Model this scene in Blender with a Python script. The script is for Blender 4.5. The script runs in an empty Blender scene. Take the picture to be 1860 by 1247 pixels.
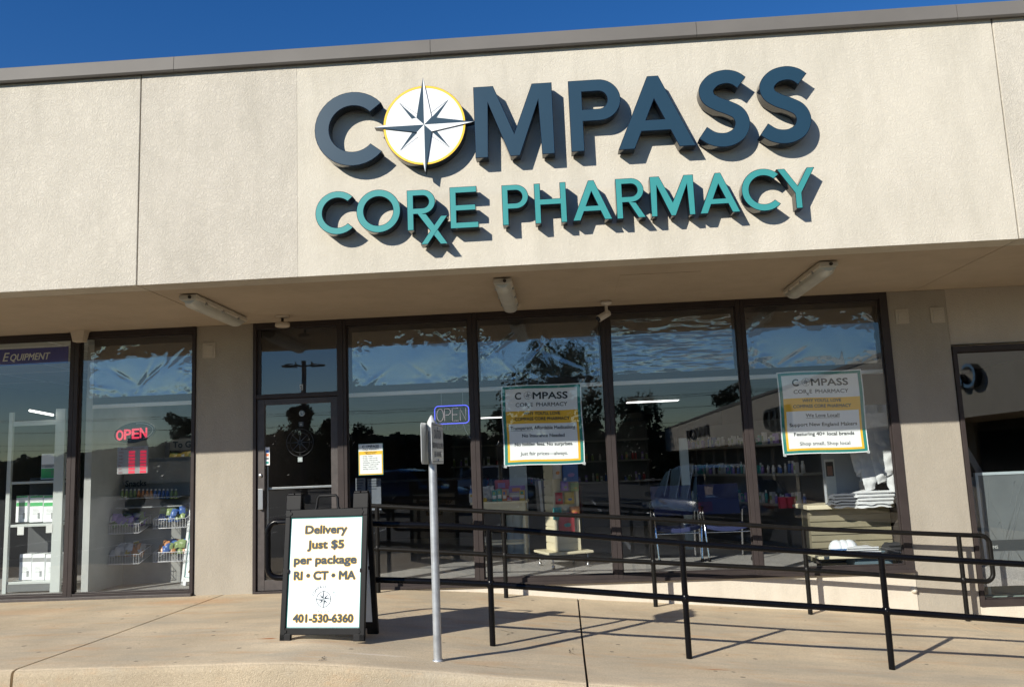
import bpy, math, random
from mathutils import Vector, Matrix
random.seed(7)
sc = bpy.context.scene
COL = sc.collection
R = math.radians
# ------------------------------------------------------------------ camera
F, YAW, PITCH, ROLL = 1560.1, R(3.040), R(8.134), R(-2.312)
CAM = Vector((0.0, -9.600, 1.258))
_fw = Vector((-math.sin(YAW)*math.cos(PITCH), math.cos(YAW)*math.cos(PITCH), math.sin(PITCH)))
_r0 = Vector((math.cos(YAW), math.sin(YAW), 0)); _u0 = _r0.cross(_fw)
_rt = _r0*math.cos(ROLL) + _u0*math.sin(ROLL); _up = _u0*math.cos(ROLL) - _r0*math.sin(ROLL)
cd = bpy.data.cameras.new('camera'); cam = bpy.data.objects.new('camera', cd); COL.objects.link(cam)
cd.sensor_width = 36; cd.lens = F/1860*36; cd.clip_end = 3000; cd.clip_start = 0.05
cam.matrix_world = Matrix(((_rt.x, _up.x, -_fw.x, CAM.x), (_rt.y, _up.y, -_fw.y, CAM.y), (_rt.z, _up.z, -_fw.z, CAM.z), (0, 0, 0, 1)))
sc.camera = cam
def P(u, v, Y):                       # survey of the photo: point of a vertical plane y=Y -> (x, z)
    d = _fw + _rt*((u-930)/F) - _up*((v-623.5)/F); t = (Y-CAM.y)/d.y
    q = CAM + d*t; return q.x, q.z
# ------------------------------------------------------------------ light
SD = Vector((1.07, 1.40, -0.925)).normalized()
w = bpy.data.worlds.new("World"); sc.world = w; w.use_nodes = True
sky = w.node_tree.nodes.new('ShaderNodeTexSky'); sky.sky_type = 'NISHITA'; sky.sun_disc = False
sky.sun_elevation = math.asin(-SD.z); sky.sun_rotation = math.atan2(-SD.x, -SD.y)
sky.altitude = 200; sky.air_density = 1.0; sky.dust_density = 0.0; sky.ozone_density = 2.2
bg = w.node_tree.nodes['Background']; bg.inputs[1].default_value = 0.09
hs = w.node_tree.nodes.new('ShaderNodeHueSaturation'); hs.inputs['Saturation'].default_value = 1.38; hs.inputs['Hue'].default_value = 0.513
w.node_tree.links.new(sky.outputs[0], hs.inputs['Color']); w.node_tree.links.new(hs.outputs[0], bg.inputs[0])
sl = bpy.data.lights.new('sun', 'SUN'); sl.energy = 5.0; sl.angle = R(0.53); sl.color = (1.0, 0.945, 0.83)
so = bpy.data.objects.new('sun', sl); COL.objects.link(so); so.rotation_euler = SD.to_track_quat('-Z', 'Y').to_euler()
so.location = (-10, -20, 20)
sc.view_settings.view_transform = 'Standard'; sc.view_settings.look = 'None'; sc.view_settings.gamma = 1
sc.view_settings.exposure = 0.32
sc.render.engine = 'CYCLES'
cy = sc.cycles; cy.use_denoising = True; cy.max_bounces = 8; cy.transparent_max_bounces = 24
cy.diffuse_bounces = 4; cy.glossy_bounces = 4; cy.caustics_reflective = False; cy.caustics_refractive = False
cy.sample_clamp_indirect = 6
# ------------------------------------------------------------------ materials
MATS = {}
class NT:
    def __init__(s, m): s.t = m.node_tree; s.n = s.t.nodes; s.l = s.t.links
    def a(s, ty, **k):
        nd = s.n.new(ty)
        for kk, v in k.items():
            if kk.startswith('i_'):
                key = kk[2:]; key = int(key) if key.isdigit() else key.replace('_', ' ')
                nd.inputs[key].default_value = v
            else: setattr(nd, kk, v)
        return nd
    def k(s, a, b): s.l.new(a, b)
def c4(c): return (c[0], c[1], c[2], 1)
def mat(name, col, rough=0.6, metal=0.0, var=0.12, vs=3.0, bump=0.0, bs=60.0, bd=0.004, coat=0, spec=0.5, emit=None, es=1.0, speck=0, sub=0):
    if name in MATS: return MATS[name]
    m = bpy.data.materials.new(name); m.use_nodes = True; t = NT(m); b = t.n['Principled BSDF']; MATS[name] = m
    b.inputs['Roughness'].default_value = rough; b.inputs['Metallic'].default_value = metal
    b.inputs['Specular IOR Level'].default_value = spec
    if coat: b.inputs['Coat Weight'].default_value = coat; b.inputs['Coat Roughness'].default_value = 0.05
    tc = t.a('ShaderNodeTexCoord'); o = tc.outputs['Object']
    n1 = t.a('ShaderNodeTexNoise', i_Scale=vs, i_Detail=6.0, i_Roughness=0.6); t.k(o, n1.inputs['Vector'])
    r = t.a('ShaderNodeMapRange', i_1=0.3, i_2=0.7, i_3=1-var, i_4=1+var); t.k(n1.outputs[0], r.inputs[0])
    mx = t.a('ShaderNodeMix', data_type='RGBA', blend_type='MULTIPLY'); mx.inputs[0].default_value = 1
    mx.inputs[6].default_value = c4(col); t.k(r.outputs[0], mx.inputs[7]); out = mx.outputs[2]
    if speck:
        n2 = t.a('ShaderNodeTexNoise', i_Scale=260.0, i_Detail=2.0); t.k(o, n2.inputs['Vector'])
        r2 = t.a('ShaderNodeMapRange', i_1=0.35, i_2=0.65, i_3=1-speck, i_4=1+speck); t.k(n2.outputs[0], r2.inputs[0])
        m2 = t.a('ShaderNodeMix', data_type='RGBA', blend_type='MULTIPLY'); m2.inputs[0].default_value = 1
        t.k(out, m2.inputs[6]); t.k(r2.outputs[0], m2.inputs[7]); out = m2.outputs[2]
    t.k(out, b.inputs['Base Color'])
    if bump:
        n3 = t.a('ShaderNodeTexNoise', i_Scale=bs, i_Detail=4.0, i_Roughness=0.6); t.k(o, n3.inputs['Vector'])
        bp = t.a('ShaderNodeBump', i_Strength=bump, i_Distance=bd); t.k(n3.outputs[0], bp.inputs['Height']); t.k(bp.outputs[0], b.inputs['Normal'])
    if emit:
        b.inputs['Emission Color'].default_value = c4(emit); b.inputs['Emission Strength'].default_value = es
    return m
def stucco(name, col, rough_amt=1.0, blotch=0.08, streak=0.0):
    m = mat(name, col, rough=0.92, var=blotch, vs=1.3, spec=0.15); t = NT(m); b = t.n['Principled BSDF']
    tc = t.a('ShaderNodeTexCoord'); o = tc.outputs['Object']
    n0 = t.a('ShaderNodeTexNoise', i_Scale=9.0, i_Detail=3.0); t.k(o, n0.inputs['Vector'])
    mv = t.a('ShaderNodeMix', data_type='VECTOR'); mv.inputs[0].default_value = 0.10
    t.k(o, mv.inputs[4]); t.k(n0.outputs['Color'], mv.inputs[5])
    n1 = t.a('ShaderNodeTexNoise', i_Scale=80.0, i_Detail=6.0, i_Roughness=0.62, i_Distortion=0.5); t.k(mv.outputs[1], n1.inputs['Vector'])
    n2 = t.a('ShaderNodeTexNoise', i_Scale=120.0, i_Detail=3.0); t.k(o, n2.inputs['Vector'])
    rr = t.a('ShaderNodeMapRange', i_1=0.42, i_2=0.62, i_3=0.0, i_4=1.0); rr.interpolation_type = 'SMOOTHSTEP'; t.k(n1.outputs[0], rr.inputs[0])
    ad = t.a('ShaderNodeMath', operation='MULTIPLY_ADD', i_1=0.35); t.k(n2.outputs[0], ad.inputs[0]); t.k(rr.outputs[0], ad.inputs[2])
    bp = t.a('ShaderNodeBump', i_Strength=0.7*rough_amt, i_Distance=0.0034); t.k(ad.outputs[0], bp.inputs['Height']); t.k(bp.outputs[0], b.inputs['Normal'])
    if name in ('stucco_cream', 'stucco_weathered', 'stucco_repainted'):
        sx_ = t.a('ShaderNodeSeparateXYZ'); t.k(o, sx_.inputs[0]); mk = t.a('ShaderNodeMapRange', i_1=4.35, i_2=5.0, i_3=0.0, i_4=1.0); t.k(sx_.outputs[2], mk.inputs[0])
        mpp = t.a('ShaderNodeMapping'); mpp.inputs['Scale'].default_value = (7.0, 7.0, 0.35); t.k(o, mpp.inputs[0]); nn = t.a('ShaderNodeTexNoise', i_Scale=1.0, i_Detail=5.0, i_Roughness=0.7); t.k(mpp.outputs[0], nn.inputs['Vector'])
        rn = t.a('ShaderNodeMapRange', i_1=0.50, i_2=0.78, i_3=0.0, i_4=0.30); t.k(nn.outputs[0], rn.inputs[0]); mu = t.a('ShaderNodeMath', operation='MULTIPLY'); t.k(rn.outputs[0], mu.inputs[0]); t.k(mk.outputs[0], mu.inputs[1])
        s0 = b.inputs['Base Color'].links[0].from_socket; m0 = t.a('ShaderNodeMix', data_type='RGBA'); t.k(mu.outputs[0], m0.inputs[0]); t.k(s0, m0.inputs[6]); m0.inputs[7].default_value = (.30, .28, .24, 1); t.k(m0.outputs[2], b.inputs['Base Color'])
    # grime: settled in the hollows, in streaks and blotches
    src = b.inputs['Base Color'].links[0].from_socket
    n4 = t.a('ShaderNodeTexNoise', i_Scale=2.2, i_Detail=7.0, i_Roughness=0.7)
    mp = t.a('ShaderNodeMapping'); mp.inputs['Scale'].default_value = (1.6, 1.6, 0.5); t.k(o, mp.inputs[0]); t.k(mp.outputs[0], n4.inputs['Vector'])
    r4 = t.a('ShaderNodeMapRange', i_1=0.42, i_2=0.75, i_3=0.0, i_4=0.30+streak); t.k(n4.outputs[0], r4.inputs[0])
    g = t.a('ShaderNodeMath', operation='MULTIPLY'); t.k(r4.outputs[0], g.inputs[0])
    iv = t.a('ShaderNodeMapRange', i_1=0.0, i_2=1.0, i_3=1.0, i_4=0.35); t.k(rr.outputs[0], iv.inputs[0]); t.k(iv.outputs[0], g.inputs[1])
    mx = t.a('ShaderNodeMix', data_type='RGBA'); t.k(g.outputs[0], mx.inputs[0]); t.k(src, mx.inputs[6])
    mx.inputs[7].default_value = (col[0]*.55, col[1]*.55, col[2]*.52, 1); t.k(mx.outputs[2], b.inputs['Base Color'])
    return m
def concrete(name, stains=(), dark=1.0):
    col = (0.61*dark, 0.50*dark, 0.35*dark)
    m = mat(name, col, rough=0.9, var=0.2, vs=1.1, spec=0.2, speck=0.22); t = NT(m); b = t.n['Principled BSDF']
    o = t.a('ShaderNodeTexCoord').outputs['Object']
    src = b.inputs['Base Color'].links[0].from_socket
    def over(fac, colr):
        nonlocal src
        mx = t.a('ShaderNodeMix', data_type='RGBA'); t.k(fac, mx.inputs[0]); t.k(src, mx.inputs[6]); mx.inputs[7].default_value = c4(colr); src = mx.outputs[2]
    # worn grey drifts lying along the wall
    mp = t.a('ShaderNodeMapping'); mp.inputs['Scale'].default_value = (0.5, 1.7, 1); t.k(o, mp.inputs[0])
    n = t.a('ShaderNodeTexNoise', i_Scale=1.8, i_Detail=9.0, i_Roughness=0.68); t.k(mp.outputs[0], n.inputs['Vector'])
    r = t.a('ShaderNodeMapRange', i_1=0.46, i_2=0.68, i_3=0.0, i_4=0.7); t.k(n.outputs[0], r.inputs[0]); over(r.outputs[0], (0.43, 0.385, 0.305))
    n = t.a('ShaderNodeTexNoise', i_Scale=70.0, i_Detail=4.0, i_Roughness=0.8); t.k(o, n.inputs['Vector'])
    r = t.a('ShaderNodeMapRange', i_1=0.50, i_2=0.66, i_3=0.0, i_4=0.55); t.k(n.outputs[0], r.inputs[0]); over(r.outputs[0], (0.34, 0.265, 0.185))
    n = t.a('ShaderNodeTexNoise', i_Scale=2.9, i_Detail=8.0, i_Roughness=0.7); t.k(mp.outputs[0], n.inputs['Vector'])
    r = t.a('ShaderNodeMapRange', i_1=0.53, i_2=0.70, i_3=0.0, i_4=0.6); t.k(n.outputs[0], r.inputs[0]); over(r.outputs[0], (0.58, 0.36, 0.19))
    # flattened gum and grit
    v = t.a('ShaderNodeTexVoronoi', i_Scale=4.6, i_Randomness=1.0); t.k(o, v.inputs['Vector'])
    r = t.a('ShaderNodeMapRange', i_1=0.075, i_2=0.10, i_3=0.75, i_4=0.0); t.k(v.outputs['Distance'], r.inputs[0])
    n = t.a('ShaderNodeTexNoise', i_Scale=0.9, i_Detail=1.0); t.k(o, n.inputs['Vector'])
    g = t.a('ShaderNodeMapRange', i_1=0.44, i_2=0.50, i_3=0.0, i_4=1.0); t.k(n.outputs[0], g.inputs[0])
    mm = t.a('ShaderNodeMath', operation='MULTIPLY'); t.k(r.outputs[0], mm.inputs[0]); t.k(g.outputs[0], mm.inputs[1]); over(mm.outputs[0], (0.13, 0.11, 0.09))
    v = t.a('ShaderNodeTexVoronoi', i_Scale=9.0, i_Randomness=1.0); t.k(o, v.inputs['Vector'])
    r = t.a('ShaderNodeMapRange', i_1=0.035, i_2=0.05, i_3=0.5, i_4=0.0); t.k(v.outputs['Distance'], r.inputs[0]); over(r.outputs[0], (0.72, 0.66, 0.56))
    for (sx, sy, rx, ry, cc, st) in stains:
        sp = t.a('ShaderNodeMapping'); sp.inputs['Location'].default_value = (-sx/rx, -sy/ry, 0); sp.inputs['Scale'].default_value = (1/rx, 1/ry, 0); t.k(o, sp.inputs[0])
        ln = t.a('ShaderNodeVectorMath', operation='LENGTH'); t.k(sp.outputs[0], ln.inputs[0])
        nn = t.a('ShaderNodeTexNoise', i_Scale=14.0, i_Detail=4.0); t.k(o, nn.inputs['Vector'])
        sm = t.a('ShaderNodeMath', operation='ADD'); t.k(ln.outputs['Value'], sm.inputs[0]); t.k(nn.outputs[0], sm.inputs[1])
        r = t.a('ShaderNodeMapRange', i_1=0.8, i_2=1.5, i_3=st, i_4=0.0); t.k(sm.outputs[0], r.inputs[0]); over(r.outputs[0], cc)
    t.k(src, b.inputs['Base Color'])
    n3 = t.a('ShaderNodeTexNoise', i_Scale=55.0, i_Detail=7.0, i_Roughness=0.75); t.k(o, n3.inputs['Vector'])
    bp = t.a('ShaderNodeBump', i_Strength=0.7, i_Distance=0.0055); t.k(n3.outputs[0], bp.inputs['Height']); t.k(bp.outputs[0], b.inputs['Normal'])
    return m
def glassy(name, ior, tint, rough=0.0, wav=0.0006, ws=1.3, boost=0.0):
    m = bpy.data.materials.new(name); m.use_nodes = True; t = NT(m); t.n.clear(); MATS[name] = m
    out = t.a('ShaderNodeOutputMaterial'); tr = t.a('ShaderNodeBsdfTransparent'); tr.inputs[0].default_value = c4(tint)
    gl = t.a('ShaderNodeBsdfGlossy', i_Roughness=rough); gl.inputs[0].default_value = (0.95, 0.97, 1, 1)
    fr = t.a('ShaderNodeFresnel', i_IOR=ior); mx = t.a('ShaderNodeMixShader')
    fac = fr.outputs[0]
    if boost:
        ad = t.a('ShaderNodeMath', operation='ADD', i_1=boost); t.k(fac, ad.inputs[0]); fac = ad.outputs[0]
    ge = t.a('ShaderNodeNewGeometry'); sb = t.a('ShaderNodeMath', operation='SUBTRACT', i_0=1.0); t.k(ge.outputs['Backfacing'], sb.inputs[1])
    mf = t.a('ShaderNodeMath', operation='MULTIPLY'); t.k(fac, mf.inputs[0]); t.k(sb.outputs[0], mf.inputs[1]); fac = mf.outputs[0]
    t.k(fac, mx.inputs[0]); t.k(tr.outputs[0], mx.inputs[1]); t.k(gl.outputs[0], mx.inputs[2]); t.k(mx.outputs[0], out.inputs[0])
    if wav:
        o = t.a('ShaderNodeTexCoord').outputs['Object']
        n = t.a('ShaderNodeTexNoise', i_Scale=ws, i_Detail=1.0); t.k(o, n.inputs['Vector'])
        bp = t.a('ShaderNodeBump', i_Strength=1.0, i_Distance=wav); t.k(n.outputs[0], bp.inputs['Height']); t.k(bp.outputs[0], gl.inputs['Normal'])
    return m
cream = (0.60, 0.555, 0.475)
M_f1 = stucco('stucco_cream', cream, 1.0, 0.05, 0.05)
M_f2 = stucco('stucco_weathered', (0.575, 0.53, 0.455), 1.0, 0.05, 0.10)
M_f3 = stucco('stucco_repainted', (0.605, 0.56, 0.475), 0.7, 0.04, 0.10)
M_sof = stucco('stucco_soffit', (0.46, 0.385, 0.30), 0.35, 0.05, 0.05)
M_col = stucco('stucco_taupe', (0.375, 0.34, 0.285), 0.7, 0.05, 0.08)
M_base = stucco('stucco_pale', (0.62, 0.565, 0.48), 0.6, 0.04, 0.10)
M_upw = stucco('stucco_light_taupe', (0.50, 0.45, 0.38), 0.7, 0.04, 0.05)
M_cope = mat('grey_coping_metal', (0.155, 0.145, 0.135), 0.6, 0.0, 0.12, 0.8, spec=0.2)
M_joint = mat('dark_joint', (0.05, 0.042, 0.035), 0.9)
M_bronze = mat('dark_bronze_metal', (0.042, 0.034, 0.033), 0.42, 0.0, 0.12, 6, spec=0.2)
M_bronze2 = mat('worn_bronze_metal', (0.054, 0.045, 0.043), 0.5, 0.0, 0.25, 14)
M_conc = concrete('sidewalk_concrete', [(-2.35, -2.78, .09, .03, (0.42, 0.13, 0.03), 1.0), (-2.13, -2.79, .08, .025, (0.42, 0.13, 0.03), 1.0),
     (-3.95, -0.5, .8, .28, (0.56, 0.30, 0.14), 0.45), (1.04, -2.98, .12, .02, (0.40, 0.13, 0.03), .8), (-5.6, -.9, .9, .3, (0.55, 0.33, 0.18), 0.35), (-1.4, -3.3, .3, .03, (.75, .7, .62), .5)])
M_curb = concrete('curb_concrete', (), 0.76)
_t = NT(M_curb); _b = _t.n['Principled BSDF']; _o = _t.a('ShaderNodeTexCoord').outputs['Object']
_v = _t.a('ShaderNodeTexVoronoi', i_Scale=110.0); _t.k(_o, _v.inputs['Vector']); _n = _t.a('ShaderNodeTexNoise', i_Scale=28.0, i_Detail=8.0, i_Roughness=0.75); _t.k(_o, _n.inputs['Vector'])
_a = _t.a('ShaderNodeMath', operation='MULTIPLY_ADD', i_1=-0.5); _t.k(_v.outputs['Distance'], _a.inputs[0]); _t.k(_n.outputs[0], _a.inputs[2])
_p = _t.a('ShaderNodeBump', i_Strength=0.8, i_Distance=0.008); _t.k(_a.outputs[0], _p.inputs['Height']); _t.k(_p.outputs[0], _b.inputs['Normal'])
M_asph = mat('asphalt', (0.036, 0.036, 0.037), 0.9, 0, 0.25, 2, bump=0.8, bs=120, bd=0.006, speck=0.5)
M_paint = mat('white_road_paint', (0.7, 0.7, 0.66), 0.8, 0, 0.15, 8)
M_black = mat('black_paint', (0.004, 0.004, 0.005), 0.22, 0, 0.2, 10, bump=0.1, bs=60, bd=0.001, spec=0.18)
M_blackworn = mat('worn_black_paint', (0.007, 0.0065, 0.006), 0.42, 0, 0.35, 30, bump=0.4, bs=90, bd=0.0015, spec=0.2)
M_blk = mat('black_plastic', (0.007, 0.007, 0.008), 0.5, 0, 0.2, 12, spec=0.2, bump=0.3, bs=200, bd=0.001)
M_return = mat('gloss_black_return', (0.008, 0.008, 0.010), 0.12, 0, 0.1, 5, spec=0.7)
M_navy = mat('navy_acrylic', (0.014, 0.046, 0.080), 0.42, 0, 0.05, 1.5, spec=0.3)
M_teal = mat('teal_acrylic', (0.045, 0.275, 0.275), 0.42, 0, 0.05, 1.5, spec=0.3)
M_white = mat('white_acrylic', (0.78, 0.80, 0.82), 0.4, 0, 0.02)
M_yel = mat('yellow_vinyl', (0.93, 0.54, 0.03), 0.5, 0, 0.02)
M_paper = mat('poster_paper', (0.87, 0.90, 0.91), 0.6, 0, 0.02)
M_tealp = mat('teal_print', (0.025, 0.24, 0.21), 0.6, 0, 0.04)
M_ink = mat('dark_ink', (0.018, 0.03, 0.04), 0.6, 0, 0.02)
M_inkg = mat('grey_ink', (0.16, 0.18, 0.19), 0.6, 0, 0.02)
M_panel = mat('sign_board_white', (0.78, 0.84, 0.88), 0.5, 0, 0.02)
M_galv = mat('galvanised_steel', (0.46, 0.48, 0.50), 0.42, 0.55, 0.25, 9, bump=0.15, bs=30, bd=0.001)
M_alu = mat('sign_aluminium', (0.62, 0.63, 0.61), 0.35, 0.25, 0.06, 6)
M_lightb = mat('fixture_housing', (0.62, 0.57, 0.48), 0.5, 0, 0.08, 6)
M_lens = mat('fixture_lens', (0.56, 0.56, 0.51), 0.3, 0, 0.10, 5, bump=0.2, bs=80)
M_beige = mat('beige_plastic', (0.55, 0.48, 0.39), 0.55, 0, 0.05)
M_camw = mat('camera_white', (0.62, 0.58, 0.52), 0.35, 0, 0.03)
M_chrome = mat('chrome', (0.75, 0.77, 0.80), 0.12, 1.0, 0.03)
M_steel = mat('brushed_steel', (0.5, 0.5, 0.5), 0.3, 0.9, 0.1)
M_glass = glassy('window_glass', 1.85, (0.975, 0.985, 0.985))
M_film = glassy('clear_film', 1.75, (0.95, 0.96, 0.97), 0.015, 0.0008, 6, 0.085)
M_carpet = mat('carpet', (0.30, 0.29, 0.28), 0.95, 0, 0.1, 3, bump=1, bs=200, bd=0.004, speck=0.7)
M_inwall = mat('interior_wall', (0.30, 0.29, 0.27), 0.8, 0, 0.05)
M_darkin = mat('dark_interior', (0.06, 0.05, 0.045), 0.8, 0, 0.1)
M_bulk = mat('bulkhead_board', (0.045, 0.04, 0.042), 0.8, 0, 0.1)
M_trim = mat('white_trim', (0.75, 0.76, 0.76), 0.5, 0, 0.02)
M_ceil = mat('ceiling_tile', (0.45, 0.46, 0.42), 0.9, 0, 0.05)
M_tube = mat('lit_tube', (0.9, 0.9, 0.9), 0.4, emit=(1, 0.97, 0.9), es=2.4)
M_cream = mat('cream_laminate', (0.68, 0.62, 0.45), 0.4, 0, 0.03)
M_pale = mat('pale_blue_grey', (0.42, 0.50, 0.54), 0.4, 0, 0.03)
M_shelf = mat('shelf_enamel', (0.50, 0.54, 0.52), 0.4, 0, 0.04)
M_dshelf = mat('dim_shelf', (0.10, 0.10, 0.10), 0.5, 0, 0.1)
M_blue = mat('blue_fabric', (0.014, 0.022, 0.085), 0.8, 0, 0.1, 20)
M_grn = mat('green_print', (0.05, 0.42, 0.12), 0.5, 0, 0.05)
M_bnavy = mat('banner_navy', (0.004, 0.012, 0.22), 0.5, 0, 0.05)
M_lgt = mat('light_lettering', (0.62, 0.64, 0.62), 0.5)
M_cloth = mat('pale_grey_fleece', (0.62, 0.64, 0.66), 0.9, 0, 0.08, 20, bump=0.4, bs=60)
M_dcloth = mat('dark_cloth', (0.03, 0.03, 0.033), 0.9, 0, 0.2, 20)
M_rosetube = mat('dim_rose_tube', (0.5, 0.4, 0.4), 0.3, emit=(0.75, 0.55, 0.58), es=0.35)
M_bluetube = mat('lit_blue_tube', (0.1, 0.1, 0.6), 0.3, emit=(0.09, 0.10, 0.95), es=1.1)
M_red = mat('lit_red_letters', (0.6, 0.05, 0.08), 0.4, emit=(0.95, 0.06, 0.12), es=0.7)
M_redd = mat('lit_red_digits', (0.6, 0.05, 0.08), 0.4, emit=(0.75, 0.02, 0.07), es=0.45)
M_signdk = mat('sign_housing', (0.012, 0.015, 0.03), 0.3)
M_hours = mat('hours_board', (0.30, 0.31, 0.32), 0.4)
M_brown = mat('brown_board', (0.20, 0.12, 0.06), 0.6)
M_leaf = mat('leaves', (0.055, 0.085, 0.025), 0.6, 0, 0.45, 0.8)
M_leafd = mat('dark_leaves', (0.035, 0.06, 0.022), 0.6, 0, 0.4, 0.7)
M_bark = mat('bark', (0.10, 0.075, 0.05), 0.9, 0, 0.3, 6)
def rnd(name, col, rough=0.5, **k): return mat(name, col, rough, 0, 0.05, 4, **k)
# ------------------------------------------------------------------ mesh helpers
class MB:
    def __init__(s): s.v = []; s.f = []; s.m = []; s.sm = []
    def add(s, vs, fs, mi=0, smooth=False):
        o = len(s.v); s.v += [tuple(v) for v in vs]; s.f += [tuple(i+o for i in f) for f in fs]; s.m += [mi]*len(fs); s.sm += [smooth]*len(fs); return s
    def box(s, x0, x1, y0, y1, z0, z1, mi=0):
        vs = [(x, y, z) for z in (z0, z1) for y in (y0, y1) for x in (x0, x1)]
        return s.add(vs, [(0, 2, 3, 1), (4, 5, 7, 6), (0, 1, 5, 4), (2, 6, 7, 3), (0, 4, 6, 2), (1, 3, 7, 5)], mi)
    def obox(s, c, ax, ay, az, mi=0):     # oriented box: centre + three half vectors
        c = Vector(c); ax = Vector(ax); ay = Vector(ay); az = Vector(az)
        vs = [c+ax*i+ay*j+az*k for k in (-1, 1) for j in (-1, 1) for i in (-1, 1)]
        return s.add(vs, [(0, 2, 3, 1), (4, 5, 7, 6), (0, 1, 5, 4), (2, 6, 7, 3), (0, 4, 6, 2), (1, 3, 7, 5)], mi)
    def tube(s, pts, r, n=12, cap=True, mi=0, closed=False):
        pts = [Vector(p) for p in pts]; m = len(pts); rings = []
        prev = None
        for i, p in enumerate(pts):
            a = pts[i-1] if (i > 0 or closed) else p; b = pts[(i+1) % m] if (i < m-1 or closed) else p
            d = (b-a).normalized()
            if prev is None:
                q = Vector((0, 0, 1)) if abs(d.z) < 0.9 else Vector((1, 0, 0)); u = d.cross(q).normalized()
            else: u = (prev - d*prev.dot(d)).normalized()
            prev = u; v = d.cross(u); rr = r[i] if isinstance(r, (list, tuple)) else r
            rings.append([p+u*math.cos(t)*rr+v*math.sin(t)*rr for t in [2*math.pi*k/n for k in range(n)]])
        vs = [q for ring in rings for q in ring]; fs = []
        for i in range(m if closed else m-1):
            j = (i+1) % m
            for k in range(n): fs.append((i*n+k, i*n+(k+1) % n, j*n+(k+1) % n, j*n+k))
        s.add(vs, fs, mi, True)
        if cap and not closed: s.add(rings[0], [tuple(range(n))[::-1]], mi); s.add(rings[-1], [tuple(range(n))], mi)
        return s
    def lathe(s, prof, c=(0, 0, 0), n=20, mi=0, axis='z'):
        vs = []
        for (r, h) in prof:
            for k in range(n):
                t = 2*math.pi*k/n; a, b = r*math.cos(t), r*math.sin(t)
                vs.append((c[0]+a, c[1]+b, c[2]+h) if axis == 'z' else ((c[0]+a, c[1]-h, c[2]+b) if axis == 'y' else (c[0]+h, c[1]+a, c[2]+b)))
        fs = [(i*n+k, i*n+(k+1) % n, (i+1)*n+(k+1) % n, (i+1)*n+k) for i in range(len(prof)-1) for k in range(n)]
        s.add(vs, fs, mi, True)
        return s
    def prism(s, poly, y0, y1, mi=0):      # convex polygon (x,z) extruded along y
        n = len(poly); vs = [(x, y0, z) for x, z in poly]+[(x, y1, z) for x, z in poly]
        fs = [tuple(range(n)), tuple(range(2*n-1, n-1, -1))]+[(i, i+n, (i+1) % n+n, (i+1) % n) for i in range(n)]
        return s.add(vs, fs, mi)
    def grid(s, fn, nu, nv, mi=0, smooth=True):
        vs = [fn(i/nu, j/nv) for j in range(nv+1) for i in range(nu+1)]
        fs = [(j*(nu+1)+i, j*(nu+1)+i+1, (j+1)*(nu+1)+i+1, (j+1)*(nu+1)+i) for j in range(nv) for i in range(nu)]
        return s.add(vs, fs, mi, smooth)
    def build(s, name, mats, parent=None, bev=0, label=None, fixn=True, loc=None, rotz=0):
        me = bpy.data.meshes.new(name); me.from_pydata(s.v, [], s.f)
        if not isinstance(mats, (list, tuple)): mats = [mats]
        for m_ in mats: me.materials.append(m_)
        for p, mi, sm in zip(me.polygons, s.m, s.sm): p.material_index = mi; p.use_smooth = sm
        if fixn:
            import bmesh
            b = bmesh.new(); b.from_mesh(me); bmesh.ops.recalc_face_normals(b, faces=b.faces); b.to_mesh(me); b.free()
        o = bpy.data.objects.new(name, me); COL.objects.link(o)
        if parent: o.parent = parent
        if loc is not None: o.location = loc
        if rotz: o.rotation_euler.z = rotz
        if bev:
            md = o.modifiers.new('edge', 'BEVEL'); md.width = bev; md.segments = 2; md.limit_method = 'ANGLE'; md.angle_limit = R(40)
            md.harden_normals = False
        if label: o['label'] = label
        return o
def thing(name, label, cat, loc=(0, 0, 0), rotz=0, group=None):
    o = bpy.data.objects.new(name, None); COL.objects.link(o); o.empty_display_size = 0.2
    o.location = loc; o.rotation_euler = (0, 0, rotz); return tag(o, label, cat, group)
def tag(o, label, cat, group=None):
    o['label'] = label; o['category'] = cat
    if group: o['group'] = group
    return o
def struct(o, kind='structure'): o['kind'] = kind; return o
def dup(root, loc, rotz=None, label=None, scale=None):
    r = root.copy(); COL.objects.link(r); r.location = loc
    if rotz is not None: r.rotation_euler.z = rotz
    if label: r['label'] = label
    if scale: r.scale = scale
    for ch in list(root.children):
        c = ch.copy(); COL.objects.link(c); c.parent = r
        for g in ch.children:
            d = g.copy(); COL.objects.link(d); d.parent = c
    return r
def text_geo(body, bold=0.0, shear=0.0):
    cu = bpy.data.curves.new('t', 'FONT'); cu.body = body; cu.size = 1; cu.offset = bold; cu.shear = shear; cu.resolution_u = 3
    cu.align_x = 'LEFT'; ob = bpy.data.objects.new('t', cu); COL.objects.link(ob)
    dg = bpy.context.evaluated_depsgraph_get(); me = bpy.data.meshes.new_from_object(ob.evaluated_get(dg))
    vs = [tuple(v.co) for v in me.vertices]; fs = [tuple(p.vertices) for p in me.polygons]
    bpy.data.objects.remove(ob); bpy.data.curves.remove(cu); bpy.data.meshes.remove(me)
    return vs, fs
CAPH = 0.729
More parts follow.
